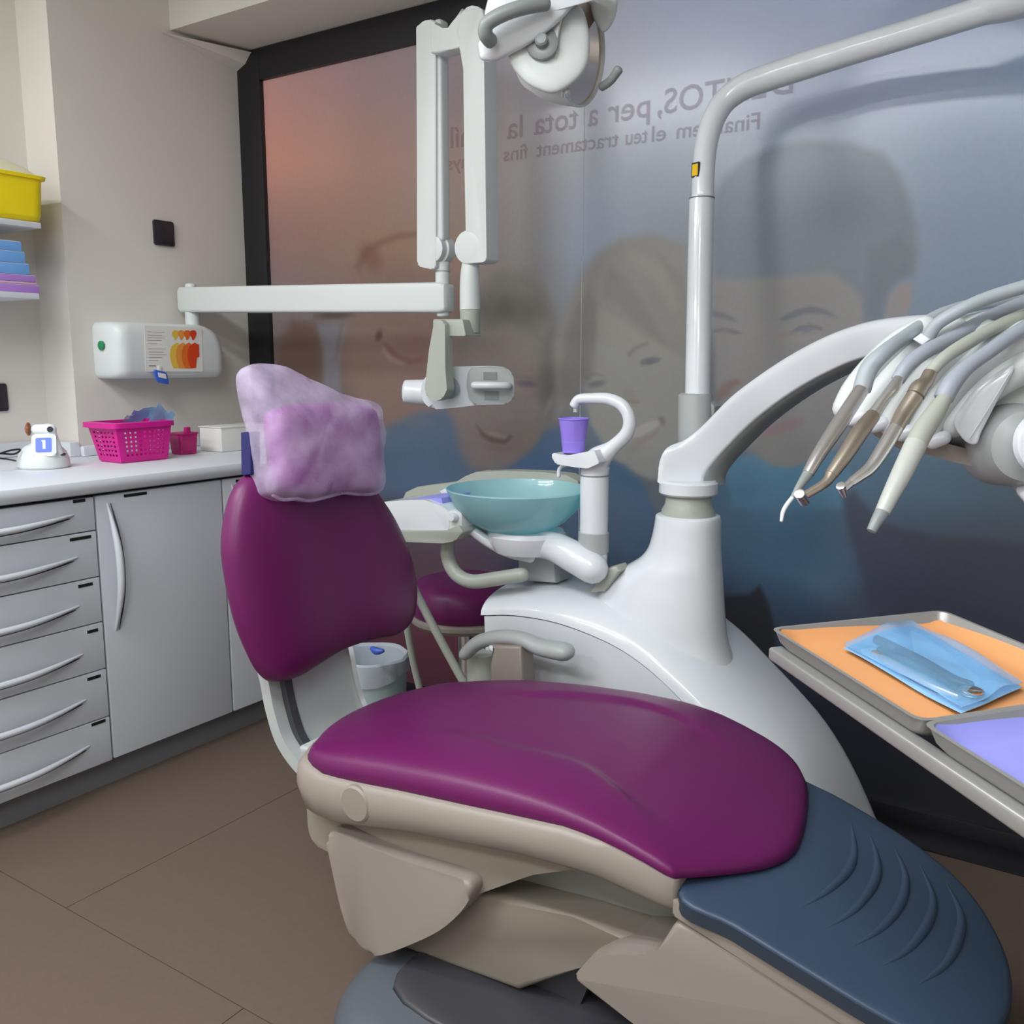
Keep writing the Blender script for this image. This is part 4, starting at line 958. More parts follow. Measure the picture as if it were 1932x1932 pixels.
# ================================================================== DENTAL UNIT (beyond the chair)
du = thing('dental_unit', 'white dental treatment unit with curved instrument arm behind the chair', 'dental unit', (-.9, 2.12, 0))
ZS = [(-1.37, .607), (-1.30, .622), (-1.22, .628), (-1.14, .627), (-1.064, .616), (-.98, .597), (-.917, .572), (-.86, .540), (-.805, .500), (-.7, .415), (-.6, .322), (-.5, .215), (-.44, .13), (-.40, .05)]
ZTT = [(-1.375, .668), (-1.3, .68), (-1.24, .688), (-1.126, .692), (-1.03, .688), (-.95, .672), (-.87, .632), (-.771, .572), (-.72, .527), (-.652, .471), (-.583, .41), (-.544, .37), (-.50, .305), (-.462, .24), (-.43, .17), (-.40, .08)]
def uz(x, tab):
    return sum(interp(x+d, tab) for d in (-.03, -.015, 0, .015, .03))/5
xs = [-1.372+i*(.972)/44 for i in range(45)]
def lidring(x, grow=0):
    s, t = uz(x, ZS), uz(x, ZTT); t = max(t, s+.03); out = []
    for k in range(11):
        a = math.pi/2*k/10; out.append(V((x, 1.945+.19*(1-math.cos(a)), s+(t-s)*math.sin(a)**.85)))
    for k in range(1, 8):
        a = math.pi/2*k/8; out.append(V((x, 2.28+.09*math.sin(a), s+(t-s)*math.cos(a))))
    out.append(V((x, 2.37, s))); out += [V((x, 2.3, s-.004)), V((x, 2.0, s-.004))]
    return out
rg = [lidring(x) for x in xs]
c0 = sum(rg[0], V((0, 0, 0)))/len(rg[0])
rg = [[c0.lerp(p, .94)-V((.006, 0, 0)) for p in rg[0]]] + rg
loft('body_cover', rg, M['white'], du, 40)
def bodyring(x):
    s = uz(x, ZS)-.0035
    return [V((x, 1.975, 0)), V((x, 1.955, max(.003, s-.12))), V((x, 1.947, max(.006, s))), V((x, 2.368, max(.006, s))), V((x, 2.365, 0))]
loft('body', [bodyring(x) for x in [-1.362+i*.962/40 for i in range(41)]], M['white'], du, 30)
# tower
tw = [(.905, -.936, -.794, .070), (.902, -.942, -.789, .076), (.885, -.944, -.786, .078), (.85, -.95, -.785, .08), (.815, -.961, -.783, .084), (.79, -.98, -.781, .09), (.772, -1.005, -.779, .096), (.745, -1.045, -.776, .102), (.70, -1.09, -.772, .112), (.64, -1.12, -.766, .122), (.58, -1.12, -.755, .125), (.50, -1.08, -.72, .12)]
tw = [(z, l, r, y) for z, l, r, y in tw]
rg = []
for z, l, r, ry in cr([V((a, b, c)) for a, b, c, d in tw], 3) and [(a.x, a.y, a.z, interp(-a.x, [(-t_[0], t_[3]) for t_ in tw])) for a in cr([V((a, b, c)) for a, b, c, d in tw], 3)]:
    rg.append([V(((l+r)/2+(r-l)/2*math.copysign(abs(math.cos(t))**.85, math.cos(t)), 2.12+ry*math.copysign(abs(math.sin(t))**.85, math.sin(t)), z)) for t in [2*math.pi*k/40 for k in range(40)]])
loft('tower', rg, M['white'], du, 50)
fn_ = [H(*p, 1, 2.05) for p in [(1122, 1114), (1150, 1112), (1178, 1074), (1172, 1064), (1150, 1070)]]
prism('spout_fin', [V((p.x, p.z)) for p in fn_][::-1], XZ, 2.02, 2.08, M['hose3'], du, .006)
TC = V((-.865, 2.12, 0))
lathe('tower_neck', [(.066, .9), (.066, .915), (.058, .93), (.056, .95), (.063, .957), (.063, .962)], (TC.x, TC.y, 0), (0, 0, 1), M['greygreen'], du, 36)
lathe('swivel_ring', [(.066, .955), (.072, .96), (.072, .985), (.066, .99)], (TC.x-.002, TC.y, 0), (0, 0, 1), M['white'], du, 36)
# whip arm
up_ = [(1250, 905), (1254, 868), (1268, 842), (1300, 828), (1335, 800), (1390, 745), (1450, 700), (1500, 668), (1550, 641), (1600, 620), (1660, 603), (1740, 594), (1820, 592)]
lo_ = [(1300, 925), (1348, 924), (1352, 905), (1362, 885), (1385, 858), (1435, 808), (1482, 770), (1530, 738), (1578, 712), (1628, 690), (1680, 676), (1750, 668), (1825, 668)]
dd = [2.28, 2.27, 2.26, 2.25, 2.24, 2.17, 2.09, 2.02, 1.94, 1.86, 1.76, 1.64, 1.52]
dd = [2.27, 2.27, 2.265, 2.26, 2.24, 2.17, 2.09, 2.02, 1.94, 1.86, 1.76, 1.64, 1.52]
U_ = cr([D(p[0], p[1], d) for p, d in zip(up_, dd)], 4); L_ = cr([D(p[0], p[1], d) for p, d in zip(lo_, dd)], 4)
side = V((.42, .9, 0)).normalized()
def armrings(f0, f1, w0, e=0):
    out = []
    for k, (a, b) in enumerate(zip(U_, L_)):
        p, q = b.lerp(a, f1), b.lerp(a, f0); c = (p+q)/2; hv = (p-q)/2; wd = w0
        L_h = hv.length; un = hv/L_h
        out.append([c+side*q.x+un*q.y for q in rounded([(-wd, -L_h), (wd, -L_h), (wd, L_h), (-wd, L_h)], [.006, .006, .034, .034], 5)])
    return out
loft('instrument_arm', armrings(.10, 1, .034), M['white'], du, 40)
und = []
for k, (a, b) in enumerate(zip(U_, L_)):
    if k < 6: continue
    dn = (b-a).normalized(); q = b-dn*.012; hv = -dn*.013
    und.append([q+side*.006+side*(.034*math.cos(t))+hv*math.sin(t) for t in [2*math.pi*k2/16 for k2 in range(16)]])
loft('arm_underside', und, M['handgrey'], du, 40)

# ---- spittoon: bowl, support, tap, cup holder (parts of the unit)
sp = H(976, 925, 1, 2.03); sx, sy = sp.x, 2.03
rw = (H(1094, 925, 1, 2.03)-H(858, 925, 1, 2.03)).length/2*.955
zr_ = .945
lathe('spittoon_bowl', [(.05, -.115), (rw*.45, -.110), (rw*.68, -.085), (rw*.86, -.05), (rw*.97, -.012), (rw, 0), (rw*.985, .003), (rw*.95, -.012), (rw*.84, -.048), (rw*.66, -.078), (rw*.4, -.1), (.02, -.106)], (sx, sy, zr_), (0, 0, 1), M['teal'], du, 56, 60)
lathe('bowl_support', [(.085, -.165), (.10, -.14), (.105, -.118), (.098, -.107), (.05, -.107)], (sx+.03, sy, zr_), (0, 0, 1), M['white'], du, 36)
pth = [H(930, 1012, 1, 2.02), H(985, 1024, 1, 2.02), H(1040, 1030, 1, 2.01), H(1085, 1052, 1, 2.0), H(1118, 1072, 1, 2.0)]
tube('spittoon_base', pth, [.020, .034, .038, .041, .040], M['white'], du, n=24, sub=6)
bx_ = [H(*p, 1, 2.1) for p in [(992, 1010), (1055, 1010), (1062, 1095), (992, 1090)]]
prism('support_block', [V((p.x, p.z)) for p in bx_][::-1], XZ, 2.06, 2.16, M['grey'], du, .006)
a, b = H(1119, 1068, 1, 2.03), H(1119, 885, 1, 2.03)
tube('tap_column', [V((a.x, 2.03, a.z)), V((a.x, 2.03, b.z))], .036, M['white'], du, n=28, sub=3, rnd=.1)
c1 = H(1119, 1042, 1, 2.03)
lathe('column_collar', [(.0365, 0), (.039, .002), (.039, .052), (.0365, .054)], (a.x, 2.03, c1.z), (0, 0, 1), M['grey'], du, 32)
lathe('column_ring', [(.0365, 0), (.038, .001), (.0365, .003)], (a.x, 2.03, H(1119, 897, 1, 2.03).z), (0, 0, 1), M['seam'], du, 32)
tp_ = [V((a.x, 2.03, b.z-.01)), H(1128, 868, 1, 2.03), H(1155, 845, 1, 2.03), H(1182, 818, 1, 2.03), H(1187, 790, 1, 2.03), H(1174, 765, 1, 2.03), H(1148, 753, 1, 2.03), H(1112, 752, 1, 2.03), H(1092, 754, 1, 2.03), H(1083, 766, 1, 2.03)]
tube('tap_spout', tp_, [.036, .034, .019, .0165, .0155, .015, .0145, .0135, .013, .0125], M['white'], du, n=18, sub=6, rnd=.3)
lathe('tap_nozzle', [(.0065, 0), (.0065, .01), (.0, .01)], H(1086, 770, 1, 2.03), (0, 0, -1), M['steel'], du, 14)
chl = [H(*p, 1, 2.0) for p in [(1049, 858), (1052, 853), (1078, 858), (1130, 848), (1140, 872), (1118, 882), (1095, 880), (1058, 874)]]
prism('cup_holder', rounded([V((p.x, p.z)) for p in chl][::-1], .004), XZ, 1.975, 2.055, M['white'], du, .006)
tube('hook', [H(1096, 879, 1, 2.0), H(1070, 876, 1, 2.0), H(1056, 884, 1, 2.0), H(1054, 898, 1, 2.0)], .005, M['white'], du, n=10, sub=5)
cb = H(1082, 856, 1, 2.005); cz0 = cb.z; cz1 = H(1082, 792, 1, 2.005).z
cp = thing('drinking_cup', 'lilac plastic drinking cup under the white tap', 'cup', (cb.x, 2.01, cz0))
lathe('wall', [(.027, 0), (.0305, (cz1-cz0)*.33), (.030, (cz1-cz0)*.34), (.0375, cz1-cz0), (.036, cz1-cz0), (.026, .002)], (cb.x-.006, 2.015, cz0+.002), (0, 0, 1), M['cup'], cp, 36)
lathe('rim', [(.0375, 0), (.0395, .0015), (.0375, .004), (.036, .001)], (cb.x-.006, 2.015, cz1), (0, 0, 1), M['cup'], cp, 36, caps=False)
# grey rim tray behind the bowl, reaching left as the assistant's shelf
gp = [(762, 940), (768, 928), (790, 918), (830, 913), (862, 909), (880, 898), (900, 890), (960, 888), (1030, 891), (1070, 896), (1092, 908), (1094, 922), (1060, 930), (980, 934), (900, 934), (870, 936), (800, 940)]
prism('rear_shelf', rounded([V((H(*p, 1, 2.23).x, H(*p, 1, 2.23).z)) for p in gp][::-1], .003, 2), XZ, 2.225, 2.28, M['greygreen'], du, .008)
# assistant console
ac = [(716, 948), (760, 944), (800, 943), (835, 955), (848, 968), (846, 1000), (842, 1003), (726, 1000)]
YS = 1.90
prism('assistant_console', rounded([V((H(*p, 1, YS).x, H(*p, 1, YS).z)) for p in ac][::-1], .008, 3), XZ, YS, YS+.13, M['white'], du, .008)
ac = [(740, 1000), (846, 1000), (868, 990), (878, 1003), (862, 1020), (840, 1024), (745, 1022)]
prism('console_tray', rounded([V((H(*p, 1, YS).x, H(*p, 1, YS).z)) for p in ac][::-1], .006, 3), XZ, YS-.01, YS+.15, M['greygreen'], du, .008)
kb = H(860, 976, 1, YS)
box('console_end', kb.x-.028, kb.x+.02, YS+.0, YS+.14, kb.z-.045, kb.z+.018, M['xwhite'], du, .012)
lathe('console_knob', [(.012, 0), (.012, .012), (.008, .018), (0, .018)], (kb.x-.002, YS+.0, kb.z), (0, -1, 0), M['white'], du, 20)
tube('console_tube', [H(846, 1018, 1, YS+.06), H(845, 1050, 1, YS+.06), H(860, 1082, 1, YS+.06), H(890, 1097, 1, YS+.06), H(935, 1092, 1, YS+.07), H(985, 1084, 1, YS+.09)], .0195, M['greygreen'], du, n=18, sub=6)
tube('link_strip', [H(868, 978, 1, 1.93), H(890, 1000, 1, 1.95), H(925, 1024, 1, 1.97), H(960, 1042, 1, 2.0), H(1000, 1052, 1, 2.0)], [.010, .013, .015, .015, .014], M['white'], du, n=14, sub=6)
lp = [H(*p, 1, YS+.09) for p in [(806, 936), (862, 934), (866, 948), (840, 957), (812, 946)]]
o = prism('paper_cover', [V((p.x, p.z)) for p in lp][::-1], XZ, YS+.02, YS+.16, M['lilac'], None, .002)
tag(o, 'folded lilac paper sheet lying on the small console left of the bowl', 'paper')
lw = [H(*p, 1, YS+.1) for p in [(802, 932), (820, 923), (858, 920), (864, 934), (806, 937)]]
o = prism('white_cover', [V((p.x, p.z)) for p in lw][::-1], XZ, YS+.165, YS+.2, M['white'], du, .002)
# two pale tubes running down behind the backrest
tube('pale_tube', [H(752, 1012, 1, YS+.14), H(766, 1075, 1, YS+.15), H(791, 1130, 1, YS+.15), H(830, 1205, 1, YS+.17), H(872, 1282, 1, YS+.2), H(900, 1330, 1, YS+.22)], .013, M['greygreen'], du, n=12, sub=5)
tube('pale_tube', [H(762, 1010, 1, YS+.1), H(765, 1150, 1, YS+.1), H(776, 1230, 1, YS+.12), H(790, 1292, 1, YS+.14), H(800, 1330, 1, YS+.15)], .0105, M['greygreen'], du, n=12, sub=5)

# ================================================================== WASTE BIN
bc = H(700, 1240, 1, 2.15); bz = bc.z
wbn = thing('waste_bin', 'pale teal waste bin with a bag folded over its rim, behind the backrest', 'waste bin', (bc.x, 2.15, 0))
lathe('bin', [(.095, 0), (.10, .01), (.118, bz-.005), (.118, bz), (.112, bz), (.092, .012)], (bc.x, 2.15, 0), (0, 0, 1), M['bin'], wbn, 36)
bm = bmesh.new(); rg = []
for z, r in ((bz-.05, .124), (bz-.02, .126), (bz+.008, .125), (bz+.014, .118), (bz+.005, .108), (bz-.06, .10)):
    rg.append([V((bc.x+(r+.004*math.sin(7*t+z*60)+.002*math.sin(17*t))*math.cos(t), 2.15+(r+.004*math.sin(5*t))*math.sin(t), z+(.014*math.sin(3*t+1) if r > .12 and z < bz-.03 else 0))) for t in [2*math.pi*k/48 for k in range(48)]])
loft_bm(bm, rg, False); from_bm('bin_bag', bm, M['bag'], wbn)
kp = H(712, 1226, 1, 2.03)
tube('drawstring_knot', [kp+V((-.02, 0, 0)), kp+V((0, -.004, -.003)), kp+V((.02, 0, 0))], [.008, .012, .007], M['blue'], wbn, n=10, sub=4)

# ================================================================== STOOL
q = H(878, 1170, 1, 2.36); SX, SY, SZ = q.x, 2.36, q.z
st = thing('operator_stool', 'magenta round stool with cream rim, mostly hidden behind the chair and unit', 'stool', (SX, SY, 0))
lathe('seat', [(.16, 0), (.178, .015), (.185, .045), (.18, .085), (.16, .11), (.12, .122), (0, .126)], (SX, SY, SZ+.02), (0, 0, 1), M['mag'], st, 44, 60)
lathe('seat_rim', [(.10, -.012), (.165, -.006), (.18, .008), (.182, .02), (.17, .028)], (SX, SY, SZ), (0, 0, 1), M['cream'], st, 44)
tube('gas_lift', [V((SX, SY, .10)), V((SX, SY, SZ))], .025, M['steel'], st, sub=3, rnd=.1)
for k in range(5):
    a = math.radians(72*k+20); ex, ey = SX+.20*math.cos(a), SY+.2*math.sin(a)
    lg_ = tube('leg', [V((SX, SY, .11)), V((SX+.1*math.cos(a), SY+.1*math.sin(a), .095)), V((ex, ey, .065))], [.022, .018, .013], M['grey'], st, n=12, sub=4)
    lathe('caster', [(.012, -.014), (.026, -.012), (.027, 0), (.026, .012), (.012, .014)], (ex, ey, .0275), (-math.sin(a), math.cos(a), 0), M['dark'], lg_, 20)

# ================================================================== OPERATING LIGHT
ol = thing('operating_light', 'white dental operating light on a tall bent pole', 'operating light', H(1316, 842, 1, 2.2))
PD = 2.40
a, b = D(1312, 838, PD), D(1313, 744, PD); skt = .0465
rg = []
for k, (px, py, w_) in enumerate([(1312, 850, 33), (1312, 745, 32), (1314, 742, 29)]):
    c = D(px, py, PD); r = w_*PD/FPX
    rg.append([c+V((r*math.cos(t), r*math.sin(t), 0)) for t in [2*math.pi*q/32 for q in range(32)]])
loft('pole_socket', rg, M['grey'], ol, 40)
prism('socket_web', [V((D(*p, PD).x, D(*p, PD).z)) for p in [(1338, 744), (1358, 766), (1352, 800), (1338, 830)]][::-1], XZ, D(1340, 790, PD).y-.02, D(1340, 790, PD).y+.03, M['grey'], ol, .006)
tube('pole', [D(1316, 750, PD), D(1318, 640, PD), D(1321, 500, PD), D(1324, 374, PD)], .0325, M['white'], ol, n=28, sub=4, rnd=.12)
lathe('pole_ring', [(.0305, 0), (.0335, .001), (.0335, .004), (.0305, .005)], D(1324, 376, PD), (0, 0, 1), M['seam'], ol, 32)
bend = [(1326, 372), (1327, 330), (1332, 275), (1345, 228), (1368, 190), (1405, 163), (1450, 146), (1520, 123), (1600, 98), (1700, 68), (1800, 37), (1900, 6)]
bd = [2.40, 2.40, 2.40, 2.395, 2.39, 2.37, 2.34, 2.28, 2.22, 2.13, 2.04, 1.95]
tube('bent_arm', [D(x, y, d) for (x, y), d in zip(bend, bd)], [.029, .029, .0295, .030, .031, .0325, .033, .033, .032, .031, .0305, .030], M['white'], ol, n=28, sub=6)
sl = [D(1848, 18, 2.0), D(1900, 0, 1.955), D(1980, -26, 1.88), D(2060, -54, 1.81), D(2120, -78, 1.76)]
tube('arm_sleeve', sl, [.033, .043, .047, .047, .045], M['white'], ol, n=28, sub=5)
wn = (-CR*.80-CF*.60).normalized(); wn.z = 0; wn.normalize(); wc = D(1326.5, 323, PD)+wn*.0292; we = V((0, 0, 1)).cross(wn)
prism('warning_label', rounded([(-.0125, -.0185), (.0125, -.0185), (.0125, .0185), (-.0125, .0185)], .001, 1), fr(wc, we, V((0, 0, 1)), wn), -.003, .0012, M['label'], ol)
prism('warning_face', rounded([(-.0095, -.0145), (.0095, -.0145), (.0095, .0145), (-.0095, .0145)], .001, 1), fr(wc, we, V((0, 0, 1)), wn), .0012, .0018, M['warn'], ol)
# upper return arm above the frame
tube('upper_arm', [D(2110, -80, 1.765), D(1960, -240, 1.74), D(1560, -330, 1.76), D(1240, -280, 1.80), D(1140, -120, 1.80), D(1135, 10, 1.8)], [.04, .035, .032, .03, .028, .026], M['white'], ol, n=20, sub=6)
LD = 1.75; us_ = LD/FPX
LO = D(1040, 100, LD)
def lp3(px, py, n=0): return D(px, py, LD-n*us_)
ax = (CR*.86 - CU*.22 + (-CF)*.50).normalized()
rc = lp3(1098, 98, 0)
R_ = 96*us_
lathe('lamp_bowl', [(.001, -1.42*R_), (.35*R_, -1.38*R_), (.66*R_, -1.18*R_), (.86*R_, -.8*R_), (.96*R_, -.4*R_), (1.0*R_, -.05*R_), (1.0*R_, 0), (.955*R_, 0), (.93*R_, -.1*R_)], rc, ax, M['xwhite'], ol, 56, 50)
lathe('reflector', [(.94*R_, -.06*R_), (.9*R_, -.25*R_), (.74*R_, -.5*R_), (.45*R_, -.7*R_), (.02, -.78*R_)], rc, ax, M['mirror'], ol, 56, 60)
shade_c = lp3(1082, 96, 42)
# front shade: rounded disc body toward the camera
so_ = smooth2([(958, 108), (966, 60), (1000, 20), (1050, -2), (1092, 10), (1108, 42), (1113, 90), (1106, 128), (1084, 156), (1050, 176), (1020, 172), (985, 150)], 4)
puff('side_housing', so_[::-1], lambda u, v, w_: lp3(u, v, 40+w_/us_), 26*us_, 25*us_, M['xwhite'], ol, 5, blend=.7)
lathe('pivot_disc', [(29*us_, 0), (29*us_, 10*us_), (24*us_, 13*us_), (12*us_, 13*us_), (12*us_, 24*us_), (9*us_, 27*us_), (0, 27*us_)], lp3(1024, 86, 66), (-CF+CR*-.15), M['handgrey'], ol, 32)
lathe('bulb_holder', [(9*us_, 0), (7*us_, 14*us_), (0, 16*us_)], lp3(1066, 176, 20), (-CF), M['steel'], ol, 16)
hs = smooth2([(903, 98), (902, 82), (912, 60), (915, 20), (930, -20), (970, -55), (1060, -70), (1140, -60), (1152, -25), (1132, -2), (1105, 0), (1083, 12), (1061, 36), (1034, 60), (1000, 84), (962, 104), (930, 117), (908, 113)], 4)
puff('top_shroud', hs[::-1], lambda u, v, w_: lp3(u, v, 78+w_/us_-.25*max(0, v-30)), 24*us_, 14*us_, M['white'], ol, 3.6, blend=.5)
tube('handle', [lp3(1030, 6, 120), lp3(990, 13, 130), lp3(950, 26, 132), lp3(920, 44, 126), lp3(916, 64, 116), lp3(926, 78, 100)], 13*us_, M['handgrey'], ol, n=18, sub=6, rnd=.6)
tube('handle', [lp3(1135, 164, -5), lp3(1152, 152, 10), lp3(1167, 131, 25)], [8*us_, 8*us_, 9*us_], M['handgrey'], ol, n=14, sub=5, rnd=.6)
puff('yoke_arm', smooth2([(1112, -60), (1160, -60), (1166, 0), (1158, 40), (1138, 62), (1122, 40), (1112, 0)], 3)[::-1], lambda u, v, w_: lp3(u, v, -12+w_/us_), 18*us_, 18*us_, M['xwhite'], ol, 4)

# ================================================================== DELIVERY CONSOLE + HANDPIECES
dc_ = thing('instrument_console', 'white ribbed instrument holder hanging over the foot of the chair', 'instrument console', D(1800, 800, 1.5))
def Dc(x, y, n=0): return D(x, y, 1.42 - (x-1600)*.0003 - n)
cs = smooth2([(1600, 775), (1606, 745), (1632, 700), (1680, 650), (1730, 622), (1790, 600), (1860, 585), (1932, 575), (2030, 570), (2060, 650), (2060, 860), (1990, 905), (1930, 895), (1890, 870), (1820, 850), (1740, 836), (1660, 820), (1590, 800)], 4)
puff('console_body', cs[::-1], lambda u, v, w_: Dc(u, v, -.10+w_), .075, .05, M['xwhite'], dc_, 4)
lobes = [[(1592, 770), (1612, 735), (1650, 690), (1700, 645), (1745, 618)], [(1634, 782), (1660, 745), (1700, 700), (1752, 652), (1800, 625)],
         [(1684, 798), (1712, 755), (1755, 705), (1810, 660), (1862, 632)], [(1742, 812), (1772, 765), (1815, 712), (1870, 665), (1932, 635)],
         [(1800, 800), (1830, 765), (1875, 725), (1940, 688), (2000, 665)]]
for k, lb in enumerate(lobes):
    s_ = [22, 26, 28, 31, 26][k]
    pts = [Dc(x, y, .0) for x, y in lb]
    tube('holder_rib', pts, [s_*.00078, s_*.00086, s_*.0009, s_*.0009, s_*.0008], M['xwhite'], dc_, n=20, sub=6, asp=1.0)
    if k < 4: tube('rest_lip', [Dc(lb[0][0]+18, lb[0][1]+22, .01), Dc(lb[0][0]+38, lb[0][1]+14, .01)], .011, M['white'], dc_, n=12, sub=3)
# empty slot: scooped light groove with a thin edge
g1 = smooth2([(1800, 800), (1812, 770), (1850, 725), (1905, 690), (1912, 700), (1880, 760), (1852, 815), (1842, 838), (1820, 832)], 4)
puff('empty_slot', g1[::-1], lambda u, v, w_: Dc(u, v, .026+w_), .006, .004, M['white'], dc_, 3)
tube('slot_edge', [Dc(1905, 704, .034), Dc(1868, 765, .036), Dc(1830, 826, .036)], .0012, M['white'], dc_, n=8, sub=4)
bb = [(1640, 800), (1700, 822), (1800, 840), (1890, 862), (1932, 880), (2040, 900), (2040, 925), (1932, 905), (1900, 893), (1800, 872), (1752, 858), (1700, 848), (1650, 822)]
prism('lower_panel', [V(p) for p in bb][::-1], lambda u, v, w_: Dc(u, v, w_), -.13, -.02, M['cream'], dc_, .004)
lathe('end_hub', [(.001, 0), (.03, .004), (.05, .016), (.060, .045), (.063, .12)], Dc(1950, 842, .035), CF+CU*.1+CR*.15, M['grey'], dc_, 40)
lathe('hub_button', [(.035, 0), (.043, .004), (.045, .012)], Dc(1982, 836, .060), CF, M['white'], dc_, 32)
lathe('console_joint', [(.012, 0), (.02, .003), (.02, .05)], D(1940, 928, 1.36), (0, 0, 1), M['hose3'], dc_, 20)
tube('grip_bar', [D(1934, 925, 1.33), D(1990, 985, 1.25), D(2050, 1050, 1.2)], .012, M['white'], dc_, n=14, sub=5)

def hd(pts, base, slope): return pts
def instrument(name, label, hose_pts, hose_r, segs, hose_mat, cat='dental instrument'):
    """hose_pts [(x,y,depth)], segs [(part, mat, [(x,y,depth)], [radii px])]"""
    t = thing(name, label, cat, D(*segs[-1][2][-1]))
    tube('hose', [D(*p) for p in hose_pts], [r*p[2]/FPX for r, p in zip(hose_r, hose_pts)], hose_mat, t, n=16, sub=6, rnd=.3)
    for part, mt_, pts, rs in segs:
        tube(part, [D(*p) for p in pts], [r*p[2]/FPX for r, p in zip(rs, pts)], mt_, t, n=20, sub=4, rnd=.12)
    return t
d0 = 1.36
instrument('air_syringe', 'slim steel three way syringe with white nozzle, leftmost of the hanging instruments',
  [(1626, 736, d0-.03), (1640, 695, d0-.03), (1670, 664, d0-.03), (1712, 632, d0), (1755, 604, d0+.02), (1790, 588, d0+.03), (1850, 572, d0+.05), (1945, 558, d0+.06)], [17, 17, 15, 13, 12.5, 12, 12, 12],
  [('barrel', M['steel'], [(1625, 736, d0-.035), (1580, 805, d0-.06), (1545, 858, d0-.08), (1524, 894, d0-.09)], [14, 15, 13, 11]),
   ('tip_sleeve', M['handgrey'], [(1523, 896, d0-.09), (1508, 918, d0-.10), (1495, 939, d0-.105)], [10, 7, 4.5]),
   ('nozzle', M['white'], [(1495, 939, d0-.105), (1484, 953, d0-.11), (1477, 967, d0-.112), (1474, 984, d0-.115)], [4.2, 4.2, 4, 3])], M['hose'])
instrument('turbine_handpiece', 'brownish steel turbine handpiece with ribbed collar, second from left',
  [(1694, 717, d0-.05), (1712, 690, d0-.05), (1745, 664, d0-.045), (1790, 641, d0-.03), (1835, 616, d0-.02), (1885, 592, d0), (1950, 566, d0+.02)], [13, 14, 14, 14, 14, 15, 15],
  [('coupling', M['steel'], [(1696, 714, d0-.055), (1683, 735, d0-.06), (1668, 752, d0-.065), (1648, 782, d0-.07)], [9, 12, 10, 12]),
   ('body', M['brass'], [(1647, 784, d0-.07), (1625, 812, d0-.085), (1595, 858, d0-.10), (1568, 896, d0-.11)], [14, 16, 15, 12]),
   ('neck', M['brass'], [(1568, 896, d0-.11), (1556, 912, d0-.115), (1516, 936, d0-.12)], [11, 9, 8]),
   ('head', M['steel'], [(1508, 931, d0-.135), (1518, 946, d0-.115)], [10, 10])], M['hose2'])
th = instrument('contra_angle_handpiece', 'polished steel contra angle handpiece with bent neck, third from left',
  [(1756, 702, d0-.07), (1782, 675, d0-.07), (1820, 650, d0-.06), (1860, 627, d0-.05), (1900, 608, d0-.04), (1950, 588, d0-.03)], [12, 12, 13, 12, 13, 13],
  [('coupling', M['brass'], [(1755, 704, d0-.075), (1746, 722, d0-.08), (1735, 732, d0-.082), (1727, 746, d0-.085)], [13, 14, 17, 17]),
   ('motor', M['brass'], [(1726, 748, d0-.085), (1705, 780, d0-.09), (1690, 808, d0-.10)], [16.5, 16, 14]),
   ('body', M['steel'], [(1690, 808, d0-.10), (1668, 845, d0-.11), (1643, 882, d0-.12), (1620, 900, d0-.125), (1606, 910, d0-.127)], [14, 14, 12, 10, 9]),
   ('neck', M['steel'], [(1607, 909, d0-.127), (1592, 922, d0-.13)], [8, 8]),
   ('head', M['steel'], [(1586, 916, d0-.14), (1594, 936, d0-.125)], [9, 5])], M['hose3'])
instrument('scaler_handpiece', 'thick white scaler handpiece with grey tip, rightmost of the hanging instruments',
  [(1780, 752, d0-.09), (1795, 725, d0-.09), (1825, 692, d0-.085), (1865, 664, d0-.08), (1905, 636, d0-.07), (1955, 606, d0-.06)], [18, 18, 15, 14, 14, 14],
  [('grip', M['hose3'], [(1783, 750, d0-.095), (1765, 778, d0-.10), (1742, 812, d0-.11), (1728, 838, d0-.115)], [13, 18, 20, 20]),
   ('body', M['scaler'], [(1728, 838, d0-.115), (1702, 892, d0-.13), (1680, 935, d0-.14), (1665, 966, d0-.145)], [20.5, 19, 16, 14]),
   ('tip', M['handgrey'], [(1664, 967, d0-.145), (1653, 985, d0-.15), (1644, 1002, d0-.152)], [13.5, 11, 9])], M['hose2'])
tube('supply_hose', [Dc(1750, 640, .035), Dc(1768, 612, .04), Dc(1812, 585, .04), Dc(1870, 560, .03), Dc(1950, 536, .02)], [.0095, .0095, .0095, .0098, .01], M['hose'], dc_, n=14, sub=6)
prism('hose_clip', [V(p) for p in [(1722, 640), (1738, 628), (1756, 640), (1740, 652)]][::-1], lambda u, v, w_: Dc(u, v, w_), .01, .045, M['white'], dc_, .002)

# ================================================================== TRAY HOLDER, TRAYS
ZTY = .93
TA = H(1455, 1192, 2, ZTY); TB = H(1735, 1370, 2, ZTY); TD = H(1778, 1158, 2, ZTY)
e1 = (TB-TA); L1 = e1.length; e1.normalize(); e2 = (TD-TA); L2 = e2.length; e2.normalize()
tr_ = fr(TA, e1, e2, V((0, 0, 1)))
thd = thing('tray_holder', 'grey metal tray bracket with long front rail under both trays', 'tray holder', TA+e1*.35+e2*.1)
prism('front_rail', [V((.004, -.004)), V((.78, -.004)), V((.78, .016)), V((.004, .016))], tr_, -.037, -.0185, M['trayal'], thd, .004)
prism('rear_rail', [V((-.006, L2-.01)), V((.78, L2-.01)), V((.78, L2+.006)), V((-.006, L2+.006))], tr_, -.037, -.0185, M['trayal'], thd, .004)
for k in range(5):
    u = .02+k*.18
    prism('cross_bar', [V((u, 0)), V((u+.02, 0)), V((u+.02, L2)), V((u, L2))], tr_, -.036, -.022, M['trayal'], thd, .002)
